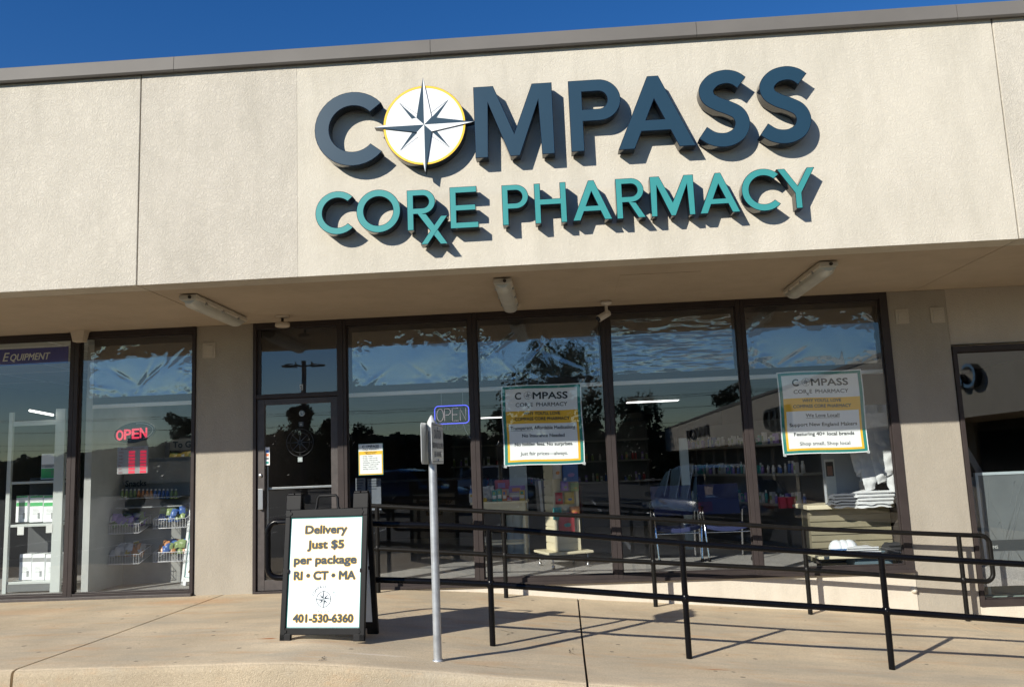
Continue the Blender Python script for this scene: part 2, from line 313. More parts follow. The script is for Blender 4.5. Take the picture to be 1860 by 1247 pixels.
def txt(mb, body, cx, z, h, y, width=None, bold=0.0, mi=0, align='c', shear=0.0, mirror=False):
    """flat lettering in the x-z plane facing -y; z = baseline, h = capital height"""
    vs, fs = text_geo(body, 0, shear)
    if not vs: return
    x0 = min(v[0] for v in vs); x1 = max(v[0] for v in vs); s = h/CAPH; sx = s if not width else width/(x1-x0)
    off = {'c': -(x0+x1)/2, 'l': -x0, 'r': -x1}[align]
    k = -1 if mirror else 1
    nc = 7 if bold > 0 else 1
    for q in range(nc):
        br = 0 if q == nc-1 else bold*s; ca, sa = br*math.cos(2*math.pi*q/6), br*math.sin(2*math.pi*q/6)
        mb.add([(cx+k*(v[0]+off)*sx+ca, y-q*.00006, z+v[1]*s+sa) for v in vs], [f if k == 1 else f[::-1] for f in fs], mi)
def rose(mb, cx, cz, r, y, dark=0, light=None, ring=None, lw=0.0, yl=None):
    yl = y if yl is None else yl
    def tri(a, b, c_, mi, yy): mb.add([(cx+a[0], yy, cz+a[1]), (cx+b[0], yy, cz+b[1]), (cx+c_[0], yy, cz+c_[1])], [(0, 1, 2)], mi)
    q = r*0.155
    for k in range(4):
        a = math.pi/2*k; rot = lambda p: (p[0]*math.cos(a)-p[1]*math.sin(a), p[0]*math.sin(a)+p[1]*math.cos(a))
        tri(rot((0, r)), rot((0, 0)), rot((-q, q)), dark, y)
        if light is not None: tri(rot((0, r)), rot((q, q)), rot((0, 0)), light, y)
        d = r*0.68*0.7071; b0 = r*0.165
        tri(rot((d, d)), rot((b0*1.25, b0*.62)), rot((b0*.6, b0*.6)), dark, y+(0.0002)); tri(rot((d, d)), rot((b0*.6, b0*.6)), rot((b0*.62, b0*1.25)), dark if light is None else dark, y+0.0002)
    if ring is not None:
        n = 48; vs = []; fs = []
        for k in range(n):
            t = 2*math.pi*k/n; vs += [(cx+ring*math.cos(t), yl, cz+ring*math.sin(t)), (cx+(ring-lw)*math.cos(t), yl, cz+(ring-lw)*math.sin(t))]
        for k in range(n): j = (k+1) % n; fs.append((2*k, 2*j, 2*j+1, 2*k+1))
        mb.add(vs, fs, dark)
def quad(mb, x0, x1, z0, z1, y, mi=0): mb.add([(x0, y, z0), (x1, y, z0), (x1, y, z1), (x0, y, z1)], [(0, 1, 2, 3)], mi)
# ------------------------------------------------------------------ ground
D = 2.246; ZS = 3.0; ZT = 5.0
def zx(x):
    pts = [(-60, 0.0), (-2.0, -0.008), (-1.9, -0.010), (-0.92, -0.072), (0.39, -0.198), (0.9, -0.235), (2.1, -0.335), (3.6, -0.437), (4.7, -0.53), (9, -0.85), (60, -0.95)]
    for (a, b), (c, d) in zip(pts, pts[1:]):
        if x <= c: return b+(d-b)*(max(x, a)-a)/(c-a)
    return pts[-1][1]
def gz(x, y):
    a = min(max(-y, 0), 3.72); f = lambda p: p[0]*a/2.6 if a < 2.6 else p[0]+(p[1]-p[0])*(a-2.6)/1.12
    k = min(1, max(0, (x+1.7)/1.0)); return zx(x)+f((.020, .034))*(1-k)+f((-.028, .008))*k-0.004
xs = sorted(set([-14, -10, -6.5, -5, -3.81, -3.79, -2.6, -2.2, -2, -1.9, -1.5, -.92, -.5, .075, .105, .4, .9, 1.5, 2.1, 2.8, 3.6, 3.93, 3.96, 4.7, 6, 7.5, 9, 9.3, 11.5, 14]))
def slab(x0, x1, y0, y1, name, m):
    b = MB(); X = [x for x in xs if x0 < x < x1]; X = [x0]+X+[x1]
    prof = [(y1, 0), (-1.3, 0), (-2.6, 0), (-3.2, 0), (y0+0.10, 0), (y0+0.055, 0), (y0+0.02, -0.006), (y0+0.004, -0.022), (y0, -0.05), (y0-0.012, -0.20)] 
    vs = []; fs = []; n = len(prof)
    for x in X:
        for (y, dz) in prof: vs.append((x, y, gz(x, y)+dz))
    for i in range(len(X)-1):
        for k in range(n-1): fs.append((i*n+k, i*n+k+1, (i+1)*n+k+1, (i+1)*n+k))
    b.add(vs, fs, 0, True)
    for q in range(len(fs)):
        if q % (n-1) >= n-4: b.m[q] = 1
    for i, sgn in ((0, 1), (len(X)-1, -1)):        # joint faces
        e = [vs[i*n+k] for k in range(n)]; e2 = [(p[0], p[1], p[2]-0.12) for p in e[:-1]]
        for k in range(n-2): b.add([e[k], e[k+1], e2[k+1], e2[k]], [(0, 1, 2, 3)])
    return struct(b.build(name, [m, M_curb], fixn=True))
CURB = -3.72
for a, c in ((-14, -3.812), (-3.792, .083), (.099, 3.942), (3.952, 9.3)): slab(a, c, CURB, 0.0, 'sidewalk', M_conc)
def crack(pts, w_):
    c = MB(); rg = random.Random(len(pts)); path = []
    for (a, b2) in zip(pts, pts[1:]):
        for k in range(6): t_ = k/6; path.append((a[0]+(b2[0]-a[0])*t_+rg.uniform(-.014, .014), a[1]+(b2[1]-a[1])*t_+rg.uniform(-.014, .014)))
    n_ = len(path); L_ = []; 
    for k, (x, y) in enumerate(path):
        ww = w_*rg.uniform(.3, 1.2)*min(1, k/2, (n_-1-k)/2+.1); L_ += [(x-ww, y, gz(x, y)+.004), (x+ww, y, gz(x, y)+.004)]
    c.add(L_, [(2*k, 2*k+1, 2*k+3, 2*k+2) for k in range(n_-1)]); struct(c.build('pavement_crack', M_joint, fixn=True))
crack([(-.62, -1.95), (-.50, -2.05), (-.56, -2.2)], .0035); crack([(.02, -2.45), (-.03, -2.65), (.05, -2.75)], .003); crack([(-.2, -1.5), (-.05, -1.56), (.06, -1.5)], .003)
crack([(-1.72, -3.45), (-1.70, -3.58), (-1.73, -3.63)], .004); crack([(-.72, -3.38), (-.5, -3.42), (-.25, -3.40)], .004)
b = MB(); nX = [-14, -3.8, -1.9, 0.09, 2, 3.95, 9.3]
b.add([(x, y, gz(x, y)-0.04) for x in nX for y in (-3.66, -2.6, 0.0)], [(3*i+k, 3*i+k+1, 3*i+k+4, 3*i+k+3) for i in range(len(nX)-1) for k in (0, 1)])
struct(b.build('sidewalk_bed', M_joint))
def az(x, y):
    zz = zx(x)-0.165; d = max(0, -y-4); return zz - 0.006*min(d, 60)*0
AX = [-900, -200, -60, -30, -14, -8, -3.8, -1.9, -.9, .4, 2.1, 3.6, 4.7, 6.5, 9, 12, 20, 60, 200, 900]; AY = [-900, -300, -120, -60, -30, -15, -8, -3.70]
b = MB(); b.add([(x, y, az(x, y)) for y in AY for x in AX], [(j*len(AX)+i, j*len(AX)+i+1, (j+1)*len(AX)+i+1, (j+1)*len(AX)+i) for j in range(len(AY)-1) for i in range(len(AX)-1)])
b.add([(-900, -3.70, -.25), (900, -3.70, -1.3), (900, 900, -1.3), (-900, 900, -.25)], [(0, 1, 2, 3)])
struct(b.build('ground', M_asph))
b = MB()                                  # parking bay lines
for k in range(-8, 4):
    x = 2.9*k+1.2
    if x > 8: continue
    for y0, y1 in ((-12.6, -7.6), (-30.5, -20.0)):
        b.add([(x, y0, az(x, y0)+.006), (x+.1, y0, az(x+.1, y0)+.006), (x+.1, y1, az(x+.1, y1)+.006), (x, y1, az(x, y1)+.006)], [(0, 1, 2, 3)])
struct(b.build('road_marking', M_paint))
# ------------------------------------------------------------------ building
B = thing('shop_building', 'long single storey shop building with cream stucco fascia, deep soffit and dark framed shopfronts', 'building')
def part(name, mb, m, bev=0, label=None, parent=None): return mb.build(name, m, parent or B, bev, label)
part('fascia_panel', MB().box(-14, -3.748, -D, -D+.25, ZS, ZT), M_f1, .006)
part('fascia_panel', MB().box(-3.736, -2.2726, -D, -D+.25, ZS, ZT), M_f2, .0012, 'greyer weathered stucco fascia panel')
part('fascia_panel', MB().box(-2.272, 3.958, -D+.0015, -D+.25, ZS, ZT), M_f3, .0012, 'smoother stucco fascia panel behind the letters')
x_, z_ = P(1192, 513, -1.0)
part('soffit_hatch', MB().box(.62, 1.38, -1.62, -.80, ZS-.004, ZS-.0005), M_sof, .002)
part('fascia_panel', MB().box(3.970, 9.3, -D, -D+.25, ZS, ZT), M_f1, .006)
part('joint_backing', MB().box(-13.9, 9.2, -D+.02, -D+.2, ZS+.01, ZT-.01), M_joint)
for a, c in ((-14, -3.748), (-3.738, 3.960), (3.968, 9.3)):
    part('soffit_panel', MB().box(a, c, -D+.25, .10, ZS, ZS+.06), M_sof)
part('soffit_backing', MB().box(-13.9, 9.2, -D+.26, .05, ZS+.03, ZS+.09), M_joint)
cj = [-14, -9.4, P(315, 110, -D-.06)[0], P(781, 80, -D-.06)[0], P(1265, 50, -D-.06)[0], P(1738, 15, -D-.06)[0], 9.3]
for a, c in zip(cj, cj[1:]):
    m = MB(); m.prism([(0, 0)], 0, 0) if False else None
    prof = [(-D-.012, ZT-.006), (-D-.045, ZT-.012), (-D-.060, ZT+.002), (-D-.052, ZT+.125), (-D-.045, ZT+.132), (-D+.30, ZT+.150), (-D+.30, ZT), (-D-.012, ZT)]
    n = len(prof); m.add([(x, y, z) for x in (a+.002, c-.002) for y, z in prof], [(k, (k+1) % n, (k+1) % n+n, k+n) for k in range(n)]+[tuple(range(n)), tuple(range(2*n-1, n-1, -1))])
    part('coping', m, M_cope)
part('roof', MB().box(-14, 14, -D+.25, 14, 3.30, 3.42), M_bulk)
part('parapet', MB().box(-14, 9.3, -D+.25, -D+.35, 3.06, 4.98), M_bulk)
# columns
C0, C1, C2, C3 = -4.145, -3.475, 3.655, 4.292
part('column', MB().box(C0, C1, -.035, .18, -.08, ZS), M_col, .006)
part('column', MB().box(C2, C3, -.035, .18, -.62, ZS), M_col, .006)
bw = MB(); X = [-2.44, -1.9, -.92, .39, .9, 2.1, 3.6, C2]
n = len(X)
bw.add([(x, -.045, gz(x, 0)-.08) for x in X]+[(x, -.045, .0) for x in X]+[(x, .12, .0) for x in X], [(i, i+1, n+i+1, n+i) for i in range(n-1)]+[(n+i, n+i+1, 2*n+i+1, 2*n+i) for i in range(n-1)])
part('base_wall', bw, M_base)
part('hose_stub', MB().lathe([(0, .05), (.018, .045), (.03, .02), (.034, -.002)], (P(1660, 1071, -.045)[0], -.045, P(1660, 1071, -.045)[1]), 12, axis='y'), M_lightb)
part('upper_wall', MB().box(C3, 9.3, -.02, .15, P(1735, 626, 0)[1], ZS), M_upw, .004)
zr = P(1797, 1100, 0)[1]
part('base_wall', MB().box(C3, 9.3, -.04, .15, -1.1, zr), M_base, .004)
# windows
def pane(x0, x1, z0, z1, parent, y=0.0): return MB().box(x0, x1, y-.003, y+.003, z0, z1).build('pane', M_glass, parent)
def frame(x0, x1, z0, z1, l, r, b_, t_, name='window', y0=-.055, y1=.055):
    m = MB(); m.box(x0, x0+l, y0, y1, z0, z1); m.box(x1-r, x1, y0, y1, z0, z1)
    m.box(x0+l, x1-r, y0+.004, y1-.004, z0, z0+b_); m.box(x0+l, x1-r, y0+.004, y1-.004, z1-t_, z1)
    # glazing beads
    for bx in ((x0+l, x0+l+.012), (x1-r-.012, x1-r)): m.box(bx[0], bx[1], -.02, .02, z0+b_, z1-t_)
    m.box(x0+l+.012, x1-r-.012, -.02, .02, z0+b_, z0+b_+.014); m.box(x0+l+.012, x1-r-.012, -.02, .02, z1-t_-.014, z1-t_)
    fr = part(name, m, M_bronze, .003)
    pane(x0+l+.005, x1-r-.005, z0+b_+.005, z1-t_-.005, fr); return fr
edges = [-2.435, -.957, .543, 2.043, C2]
for i in range(4):
    a, c = edges[i], edges[i+1]
    frame(a+.001, c-.001, .002, ZS-.002, .047 if i else .035, .047 if i < 3 else .085, .06, .07)
part('sill', MB().box(-2.43, C2-.003, -.085, -.056, -.015, .018), M_bronze, .003)
frame(-7.6, -5.578, -.002, ZS-.002, .05, .052, .05, .07)
frame(-5.576, C0-.002, -.002, ZS-.002, .05, .040, .05, .07)
frame(-9.6, -7.602, -.002, ZS-.002, .05, .052, .05, .07)
part('side_wall', MB().box(-14, -9.605, -.02, .15, -.1, ZS), M_f1)
part('sill', MB().box(-9.6, C0-.003, -.10, -.056, -.03, .02), M_bronze2, .003)
fr = frame(C3+.004, 6.6, zr+.002, P(1735, 630, 0)[1], .045, .05, .07, .06)
frame(6.602, 9.0, zr+.002, P(1735, 630, 0)[1], .05, .05, .07, .06)
# door
dfm = MB(); dfm.box(C1+.001, -3.437, -.055, .055, .0, ZS-.002); dfm.box(-2.505, -2.437, -.055, .055, .0, ZS-.002)
dfm.box(-3.437, -2.505, -.050, .050, 2.128, 2.178); dfm.box(-3.437, -2.505, -.050, .050, 2.93, ZS-.002)
dfm.box(-3.437, -3.395, -.02, .02, 2.178, 2.93); dfm.box(-3.46, -2.45, -.09, -.052, -.012, .012)
df = part('door_frame', dfm, M_bronze, .003); pane(-3.40, -2.51, 2.18, 2.928, df)
dm = MB(); dm.box(-3.432, -3.348, -.03, .03, .014, 2.122); dm.box(-2.588, -2.510, -.03, .03, .014, 2.122)
dm.box(-3.348, -2.588, -.028, .028, .014, .125); dm.box(-3.348, -2.588, -.028, .028, 2.058, 2.122)
dr = part('door', dm, M_bronze2, .003); pane(-3.352, -2.584, .12, 2.062, dr)
hx = P(478, 0, 0)[0]
hm = MB(); x0, z0 = P(473, 925, -.07); _, z1 = P(473, 887, -.07)
hm.box(-3.405, -3.350, -.075, -.062, z0, z1); hm.box(-3.405, -3.392, -.062, -.03, z0, z1)
hm.build('handle', M_steel, dr, .003)
x0, z0 = P(472.5, 863, -.03)
MB().lathe([(0, .014), (.018, .014), (.021, .010), (.021, -.002)], (x0+.005, -.03, z0), 20, axis='y').build('lock', M_steel, dr)
x, z = P(475, 882, .04); MB().box(-3.34, -2.60, .05, .085, z-.045, z-.02).build('push_bar', M_steel, dr, .004)
x, z = P(480, 900, .035); MB().box(-3.335, -3.325, .03, .04, .2, z+.4).build('weather_strip', M_alu, dr)
x, z = P(486, 828, .006)
st = MB(); quad(st, x-.028, x+.028, z-.10, z+.10, -.0045, 0)
for i, (mi, h0) in enumerate(((1, .05), (2, .01), (3, -.03), (4, -.075))): quad(st, x-.018, x+.018, z+h0-.012, z+h0+.018, -.0055, mi)
tag(st.build('door_sticker', [M_paper, rnd('sticker_blue', (.05, .15, .5)), rnd('sticker_orange', (.6, .15, .04)), M_inkg, M_tealp]), 'narrow strip sticker of payment symbols on the door glass', 'sticker')
# number plate above door
x, z = P(547.5, 703, 0)
st = MB(); quad(st, x-.018, x+.018, z-.032, z+.032, -.0045, 0); txt(st, '5', x, z-.022, .044, -.0055, bold=.02, mi=1)
tag(st.build('door_number', [M_lgt, M_ink]), 'small white house number 5 on the transom glass', 'door number')
# compass decal on door glass
x, z = P(545, 803, 0); m = MB()
rr = .155
for ring, lw in ((rr, .004), (rr*.74, .003)):
    vs = []; fs = []
    for k in range(48): t = 2*math.pi*k/48; vs += [(x+ring*math.cos(t), -.0045, z+ring*math.sin(t)), (x+(ring-lw)*math.cos(t), -.0045, z+(ring-lw)*math.sin(t))]
    for k in range(48): j = (k+1) % 48; fs.append((2*k, 2*j, 2*j+1, 2*k+1))
    m.add(vs, fs)
for k in range(8):
    t = math.pi/4*k; r2 = rr*.74 if k % 2 == 0 else rr*.98; cx, sx = math.cos(t), math.sin(t); wv = .007
    m.add([(x+cx*r2, -.0047, z+sx*r2), (x-sx*wv, -.0047, z+cx*wv), (x+sx*wv, -.0047, z-cx*wv)], [(0, 1, 2)])
for ch, dx, dz in (('N', 0, rr*.86), ('S', 0, -rr*.86), ('E', rr*.86, 0), ('W', -rr*.86, 0)): txt(m, ch, x+dx, z+dz-.011, .022, -.0047)
tag(m.build('compass_decal', mat('faint_decal', (.022, .025, .028), .5)), 'faint grey compass ring decal on the door glass', 'decal')
for (u, v, lab, ci) in ((547, 750, 'small round hanging badge at the top of the door glass', 1), (546, 770, 'small square badge with a dark symbol on the door glass', 0), (544.5, 834, 'small pale square badge below the compass ring on the door', 1)):
    x, z = P(u, v, 0); m = MB(); s_ = .026
    if v == 750: m.lathe([(0, .0), (.012, .0), (.012, .006), (.034, .006), (.034, 0)], (x, .03, z), 20, axis='y')
    else: m.box(x-s_, x+s_, .012, .016, z-s_, z+s_); rose(m, x, z, .018, .0115, dark=1)
    tag(m.build('door_badge', [mat('badge_pale', (.42, .47, .48), .5) if ci else mat('badge_grey', (.10, .11, .12), .5), M_paper]), lab, 'badge')
# ------------------------------------------------------------------ interior shell
flo = MB().box(-9.8, 9.2, .057, 12, -.2, .004); struct(flo.build('floor', M_carpet))
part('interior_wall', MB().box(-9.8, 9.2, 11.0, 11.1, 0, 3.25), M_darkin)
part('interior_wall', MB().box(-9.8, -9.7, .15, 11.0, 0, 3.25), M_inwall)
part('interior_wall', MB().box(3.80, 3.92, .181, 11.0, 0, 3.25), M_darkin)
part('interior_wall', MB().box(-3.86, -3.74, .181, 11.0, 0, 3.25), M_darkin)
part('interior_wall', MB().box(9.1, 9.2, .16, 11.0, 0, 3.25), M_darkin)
part('partition', MB().box(-5.63, -5.548, .32, 5.5, .004, 2.95), mat('pale_partition', (.42, .44, .43), .7))
part('ceiling', MB().box(-9.7, -5.64, .10, 11, 2.985, 3.05), M_ceil)
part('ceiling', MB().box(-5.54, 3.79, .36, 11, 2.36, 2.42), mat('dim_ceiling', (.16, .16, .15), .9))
part('ceiling', MB().box(3.93, 9.1, .10, 11, 2.95, 3.0), M_ceil)
for a, c in ((-5.54, -3.87), (-3.73, 3.79)):
    part('bulkhead', MB().box(a, c, .30, .34, 2.14, 2.98), M_bulk)
    part('bulkhead_trim', MB().box(a+.002, c-.002, .285, .345, 2.135, 2.178), M_trim, .003)
for x in (-8.6, -7.4, -6.2):
    part('ceiling_grid', MB().box(x, x+.025, .12, 10.9, 2.980, 2.985), M_trim)
for y in (.7, 1.9, 3.1, 4.3): part('ceiling_grid', MB().box(-9.6, -5.65, y, y+.025, 2.977, 2.9845), M_trim)
# ------------------------------------------------------------------ raised letters
def arc(cx, cz, rx, rz, a0, a1, n=28):
    return [(cx+rx*math.cos(R(a0+(a1-a0)*i/n)), cz+rz*math.sin(R(a0+(a1-a0)*i/n))) for i in range(n+1)]
def curve_geo(contours, depth, off=0.0):
    cu = bpy.data.curves.new('c', 'CURVE'); cu.dimensions = '2D'; cu.fill_mode = 'BOTH'; cu.extrude = depth/2; cu.offset = off
    for c in contours:
        sp = cu.splines.new('POLY'); sp.points.add(len(c)-1); sp.use_cyclic_u = True
        for p, q in zip(sp.points, c): p.co = (q[0], q[1], 0, 1)
    ob = bpy.data.objects.new('c', cu); COL.objects.link(ob); dg = bpy.context.evaluated_depsgraph_get()
    me = bpy.data.meshes.new_from_object(ob.evaluated_get(dg))
    vs = [tuple(v.co) for v in me.vertices]; fs = [tuple(p.vertices) for p in me.polygons]
    bpy.data.objects.remove(ob); bpy.data.curves.remove(cu); bpy.data.meshes.remove(me); return vs, fs
YF = -D-.135; YB = -D-.022
def letter(contours, face, parent, label, YF=YF):
    m = MB(); vs, fs = curve_geo(contours, YB-YF-.002)
    m.add([(x, (YF+.002+YB)/2-y, z) for x, z, y in vs], fs, 0)
    vs, fs = curve_geo([shrink(c, i) for i, c in enumerate(contours)], .003)
    m.add([(x, YF-y, z) for x, z, y in vs], fs, 1)
    o = m.build('letter', [M_return, face], parent, label=label); o.data.update(); return o
def shrink(c, idx, d=.0045):
    """move a closed outline inwards (holes outwards) by d"""
    A = sum(c[i][0]*c[(i+1) % len(c)][1]-c[(i+1) % len(c)][0]*c[i][1] for i in range(len(c)))
    s = (1 if A > 0 else -1)*(1 if idx == 0 else -1); out = []; n = len(c)
    for i in range(n):
        p0, p1, p2 = Vector(c[i-1]), Vector(c[i]), Vector(c[(i+1) % n])
        a = (p1-p0); b_ = (p2-p1)
        if a.length < 1e-6 or b_.length < 1e-6: out.append(tuple(p1)); continue
        a.normalize(); b_.normalize(); na = Vector((-a.y, a.x)); nb = Vector((-b_.y, b_.x)); mm = na+nb
        if mm.length < 1e-4: out.append(tuple(p1)); continue
        mm.normalize(); k = max(.35, mm.dot(na)); out.append(tuple(p1+mm*(d*s/k)))
    return out
def gC(cx, cz, r, t, a): return [arc(cx, cz, r, r, a, 360-a)+arc(cx, cz, r-t, r-t, 360-a-2, a+2)]
def gP(x0, x1, z0, z1, t, zb, leg=None):
    rz = (z1-zb)/2; cz = (z1+zb)/2; cx = x1-rz*1.02
    outer = [(x0, z0), (x0, z1), (cx, z1)]+arc(cx, cz, x1-cx, rz, 90, -90, 20)[1:]
    if leg: lx0, lx1, ls = leg; outer += [(lx1-t*1.22*.0+0, z0)] if False else [(ls+t*1.18, zb), (lx1, z0), (lx0, z0), (ls, zb)]
    outer += [(x0+t, zb), (x0+t, z0)]
    hole = [(x0+t, zb+t*.94), (x0+t, z1-t*.94), (cx, z1-t*.94)]+arc(cx, cz, x1-cx-t, rz-t*.94, 90, -90, 16)[1:]
    return [outer, hole]
def gM(x0, x1, z0, z1, t, tw, vz):
    cx = (x0+x1)/2; h = z1-z0
    return [[(x0, z0), (x0, z1), (x0+tw, z1), (cx, vz), (x1-tw, z1), (x1, z1), (x1, z0), (x1-t, z0), (x1-t*1.12, z1-h*.235), (cx+t*.38, z0), (cx-t*.38, z0), (x0+t*1.12, z1-h*.235), (x0+t, z0)]]
def gA(x0, x1, z0, z1, t, ta, bz0, bz1):
    cx = (x0+x1)/2; f = lambda z: (x1-x0)/2-((x1-x0)/2-ta/2)*(z-z0)/(z1-z0)    # half width outside
    wi = t*1.13; g = lambda z: f(z)-wi
    hz = bz1+(g(bz1))/(((x1-x0)/2-ta/2)/(z1-z0))
    return [[(cx-f(z0), z0), (cx-ta/2, z1), (cx+ta/2, z1), (cx+f(z0), z0), (cx+g(z0), z0), (cx+g(bz0), bz0), (cx-g(bz0), bz0), (cx-g(z0), z0)],
            [(cx-g(bz1), bz1), (cx, hz), (cx+g(bz1), bz1)]]
def stroke(pts, t, n=7):
    q = [Vector(p) for p in pts]; P_ = []
    for i in range(len(q)-1):
        p0 = q[i-1] if i else q[0]*2-q[1]; p1, p2 = q[i], q[i+1]; p3 = q[i+2] if i+2 < len(q) else q[-1]*2-q[-2]
        for k in range(n):
            u = k/n; P_.append(.5*((2*p1)+(p2-p0)*u+(2*p0-5*p1+4*p2-p3)*u*u+(3*p1-p0-3*p2+p3)*u**3))
    P_.append(q[-1]); L, Rr = [], []
    for i, p in enumerate(P_):
        d = (P_[min(i+1, len(P_)-1)]-P_[max(i-1, 0)]).normalized(); nn = Vector((-d.y, d.x))*t/2
        L.append(tuple(p+nn)); Rr.append(tuple(p-nn))
    return [L+Rr[::-1]]
def gS(dx=0, dz=0):
    pts = [(1.715, 4.492), (1.655, 4.538), (1.575, 4.556), (1.475, 4.530), (1.408, 4.455), (1.418, 4.370), (1.490, 4.312), (1.585, 4.268), (1.665, 4.215), (1.697, 4.130), (1.665, 4.040), (1.595, 3.992), (1.515, 3.980), (1.430, 4.000), (1.351, 4.056)]
    return stroke([(x+dx, z+dz) for x, z in pts], .128)
big = thing('shop_sign', 'large navy raised letters with a round white compass disc on the stucco fascia', 'sign', (0, 0, 0))
letter(gC(-1.727, 4.290, .345, .130, 41), M_navy, big, 'navy letter C before the compass disc')
letter(gM(-.638, .060, 3.948, 4.606, .112, .177, 4.156), M_navy, big, 'navy letter M')
letter(gP(.204, .658, 3.953, 4.606, .116, 4.225), M_navy, big, 'navy letter P')
letter(gA(.613, 1.284, 3.945, 4.606, .126, .098, 4.101, 4.203), M_navy, big, 'navy letter A')
letter(gS(), M_navy, big, 'first navy letter S')
letter(gS(.524, -.002), M_navy, big, 'last navy letter S')
def raised(name, outline, mats, y0, y1, parent, label):
    m = MB(); vs, fs = curve_geo([outline], y1-y0); m.add([(x, (y0+y1)/2-y, z) for x, z, y in vs], fs, 0); return m.build(name, mats, parent, label=label)
cx0, cz0, rd = -1.085, 4.285, .370
m = MB(); vs, fs = curve_geo([arc(cx0, cz0, rd, rd, 0, 354, 59)], YB-YF-.012); m.add([(x, (YF+.012+YB)/2-y, z) for x, z, y in vs], fs, 0)
disc = m.build('compass_disc', [M_return], big)
def ringmesh(r0, r1, y, mt, name, parent):
    m = MB(); n = 72; vs = []
    for k in range(n): t = 2*math.pi*k/n; vs += [(cx0+r1*math.cos(t), y, cz0+r1*math.sin(t)), (cx0+r0*math.cos(t), y, cz0+r0*math.sin(t))]
    m.add(vs, [(2*k, 2*((k+1) % n), 2*((k+1) % n)+1, 2*k+1) for k in range(n)]); return m.build(name, mt, parent)
m = MB(); n = 72; m.add([(cx0+.352*math.cos(2*math.pi*k/n), YF+.0085, cz0+.352*math.sin(2*math.pi*k/n)) for k in range(n)], [tuple(range(n))]); m.build('white_face', M_white, disc)
ringmesh(.347, .366, YF+.0065, M_yel, 'yellow_rim', disc)
m = MB()                                   # the star is a raised piece with arms past the disc
def starp(A, q):
    o = []
    for k in range(4):
        a = math.pi/2*k
        for p in ((0, A), (q, q)):
            o.append((cx0-p[0]*-1*math.cos(a)*1-p[1]*math.sin(a)*-1*-1 if False else cx0+p[0]*math.cos(-a)-p[1]*math.sin(-a), cz0+p[0]*math.sin(-a)+p[1]*math.cos(-a)))
    return o
vs, fs = curve_geo([starp(.446, .068)], .075); m.add([(x, YF+.037-y, z) for x, z, y in vs], fs, 0)
ys = YF-.0035
for k in range(4):
    a = math.pi/2*k; rot = lambda p: (cx0+p[0]*math.cos(a)-p[1]*math.sin(a), ys, cz0+p[0]*math.sin(a)+p[1]*math.cos(a))
    A = .441
    m.add([rot((0, A)), rot((-.067, .067)), rot((0, 0))], [(0, 1, 2)], 1); m.add([rot((0, A)), rot((0, 0)), rot((.067, .067))], [(0, 1, 2)], 2)
st = m.build('compass_star', [M_return, M_navy, M_white], disc)
m = MB(); yd = YF+.0060
for k in range(4):
    a = math.pi/2*k+math.pi/4; rot = lambda p, s=0: (cx0+p[0]*math.cos(a)-p[1]*math.sin(a), yd-s, cz0+p[0]*math.sin(a)+p[1]*math.cos(a))
    flip = 1 if k in (0, 2) else 1
    sgn = 1 if k in (0, 2) else 1
    m.add([rot((0, .315)), rot((.040*1, .085)), rot((0, .085))] if k in (3, 1) else [rot((0, .315)), rot((0, .085)), rot((-.040, .085))][::1], [(0, 1, 2)], 0)
    x_ = .040 if k in (0, 2) else -.040
    a0, a1 = rot((0, .315)), rot((x_, .085)); dx, dz = a1[0]-a0[0], a1[2]-a0[2]; L = math.hypot(dx, dz); nx, nz = -dz/L*.0012, dx/L*.0012
    m.add([(a0[0]-nx, yd, a0[2]-nz), (a0[0]+nx, yd, a0[2]+nz), (a1[0]+nx, yd, a1[2]+nz), (a1[0]-nx, yd, a1[2]-nz)], [(0, 1, 2, 3)], 0)
m.build('minor_points', [M_navy], disc)
sml = thing('shop_sign', 'smaller teal raised lettering with an Rx letter below the navy letters', 'sign', (0, 0, 0))
T = .053
def tl(c, lab, yf=YF): letter(c, M_teal, sml, lab, yf)
tl(gC(-1.874, 3.524, .197, .062, 45), 'first teal letter C')
o_ = [arc(-1.510, 3.519, .195, .195, 0, 354, 59), arc(-1.510, 3.519, .131, .131, 0, 354, 59)]; tl(o_, 'teal letter O')
rg = gP(-1.256, -1.006, 3.326, 3.690, .057, 3.470)
o0 = rg[0]; tl([o0[:-2]+[(-1.090, 3.470), (-1.030, 3.385)]+[(-.902, 3.191), (-.968, 3.191), (-1.062, 3.322), (-1.165, 3.470), (-1.199, 3.470)]+[o0[-1]], rg[1]], 'teal letter R whose leg is stretched into an x')
tl([[(-.898, 3.446), (-.960, 3.446), (-1.030, 3.352), (-1.143, 3.194), (-1.080, 3.194), (-1.0, 3.306)]], 'teal cross stroke of the small x', YF-.003)
tl([[(-.878, 3.322), (-.878, 3.696), (-.640, 3.696), (-.640, 3.640), (-.822, 3.640), (-.822, 3.533), (-.652, 3.533), (-.652, 3.480), (-.822, 3.480), (-.822, 3.376), (-.630, 3.376), (-.630, 3.322)]], 'teal letter E')
tl(gP(-.421, -.190, 3.326, 3.687, .054, 3.470), 'teal letter P')
tl([[(-.139, 3.325), (-.139, 3.685), (-.085, 3.685), (-.085, 3.543), (.085, 3.543), (.085, 3.685), (.139, 3.685), (.139, 3.325), (.085, 3.325), (.085, 3.490), (-.085, 3.490), (-.085, 3.325)]], 'teal letter H')
tl(gA(.186, .529, 3.330, 3.687, .060, .050, 3.410, 3.460), 'first teal letter A')
rg = gP(.567, .808, 3.327, 3.686, .055, 3.470); o0 = rg[0]
tl([o0[:-2]+[(.735, 3.468), (.818, 3.329), (.752, 3.329), (.672, 3.470), (.622, 3.470)]+[o0[-1]], rg[1]], 'second teal letter R')
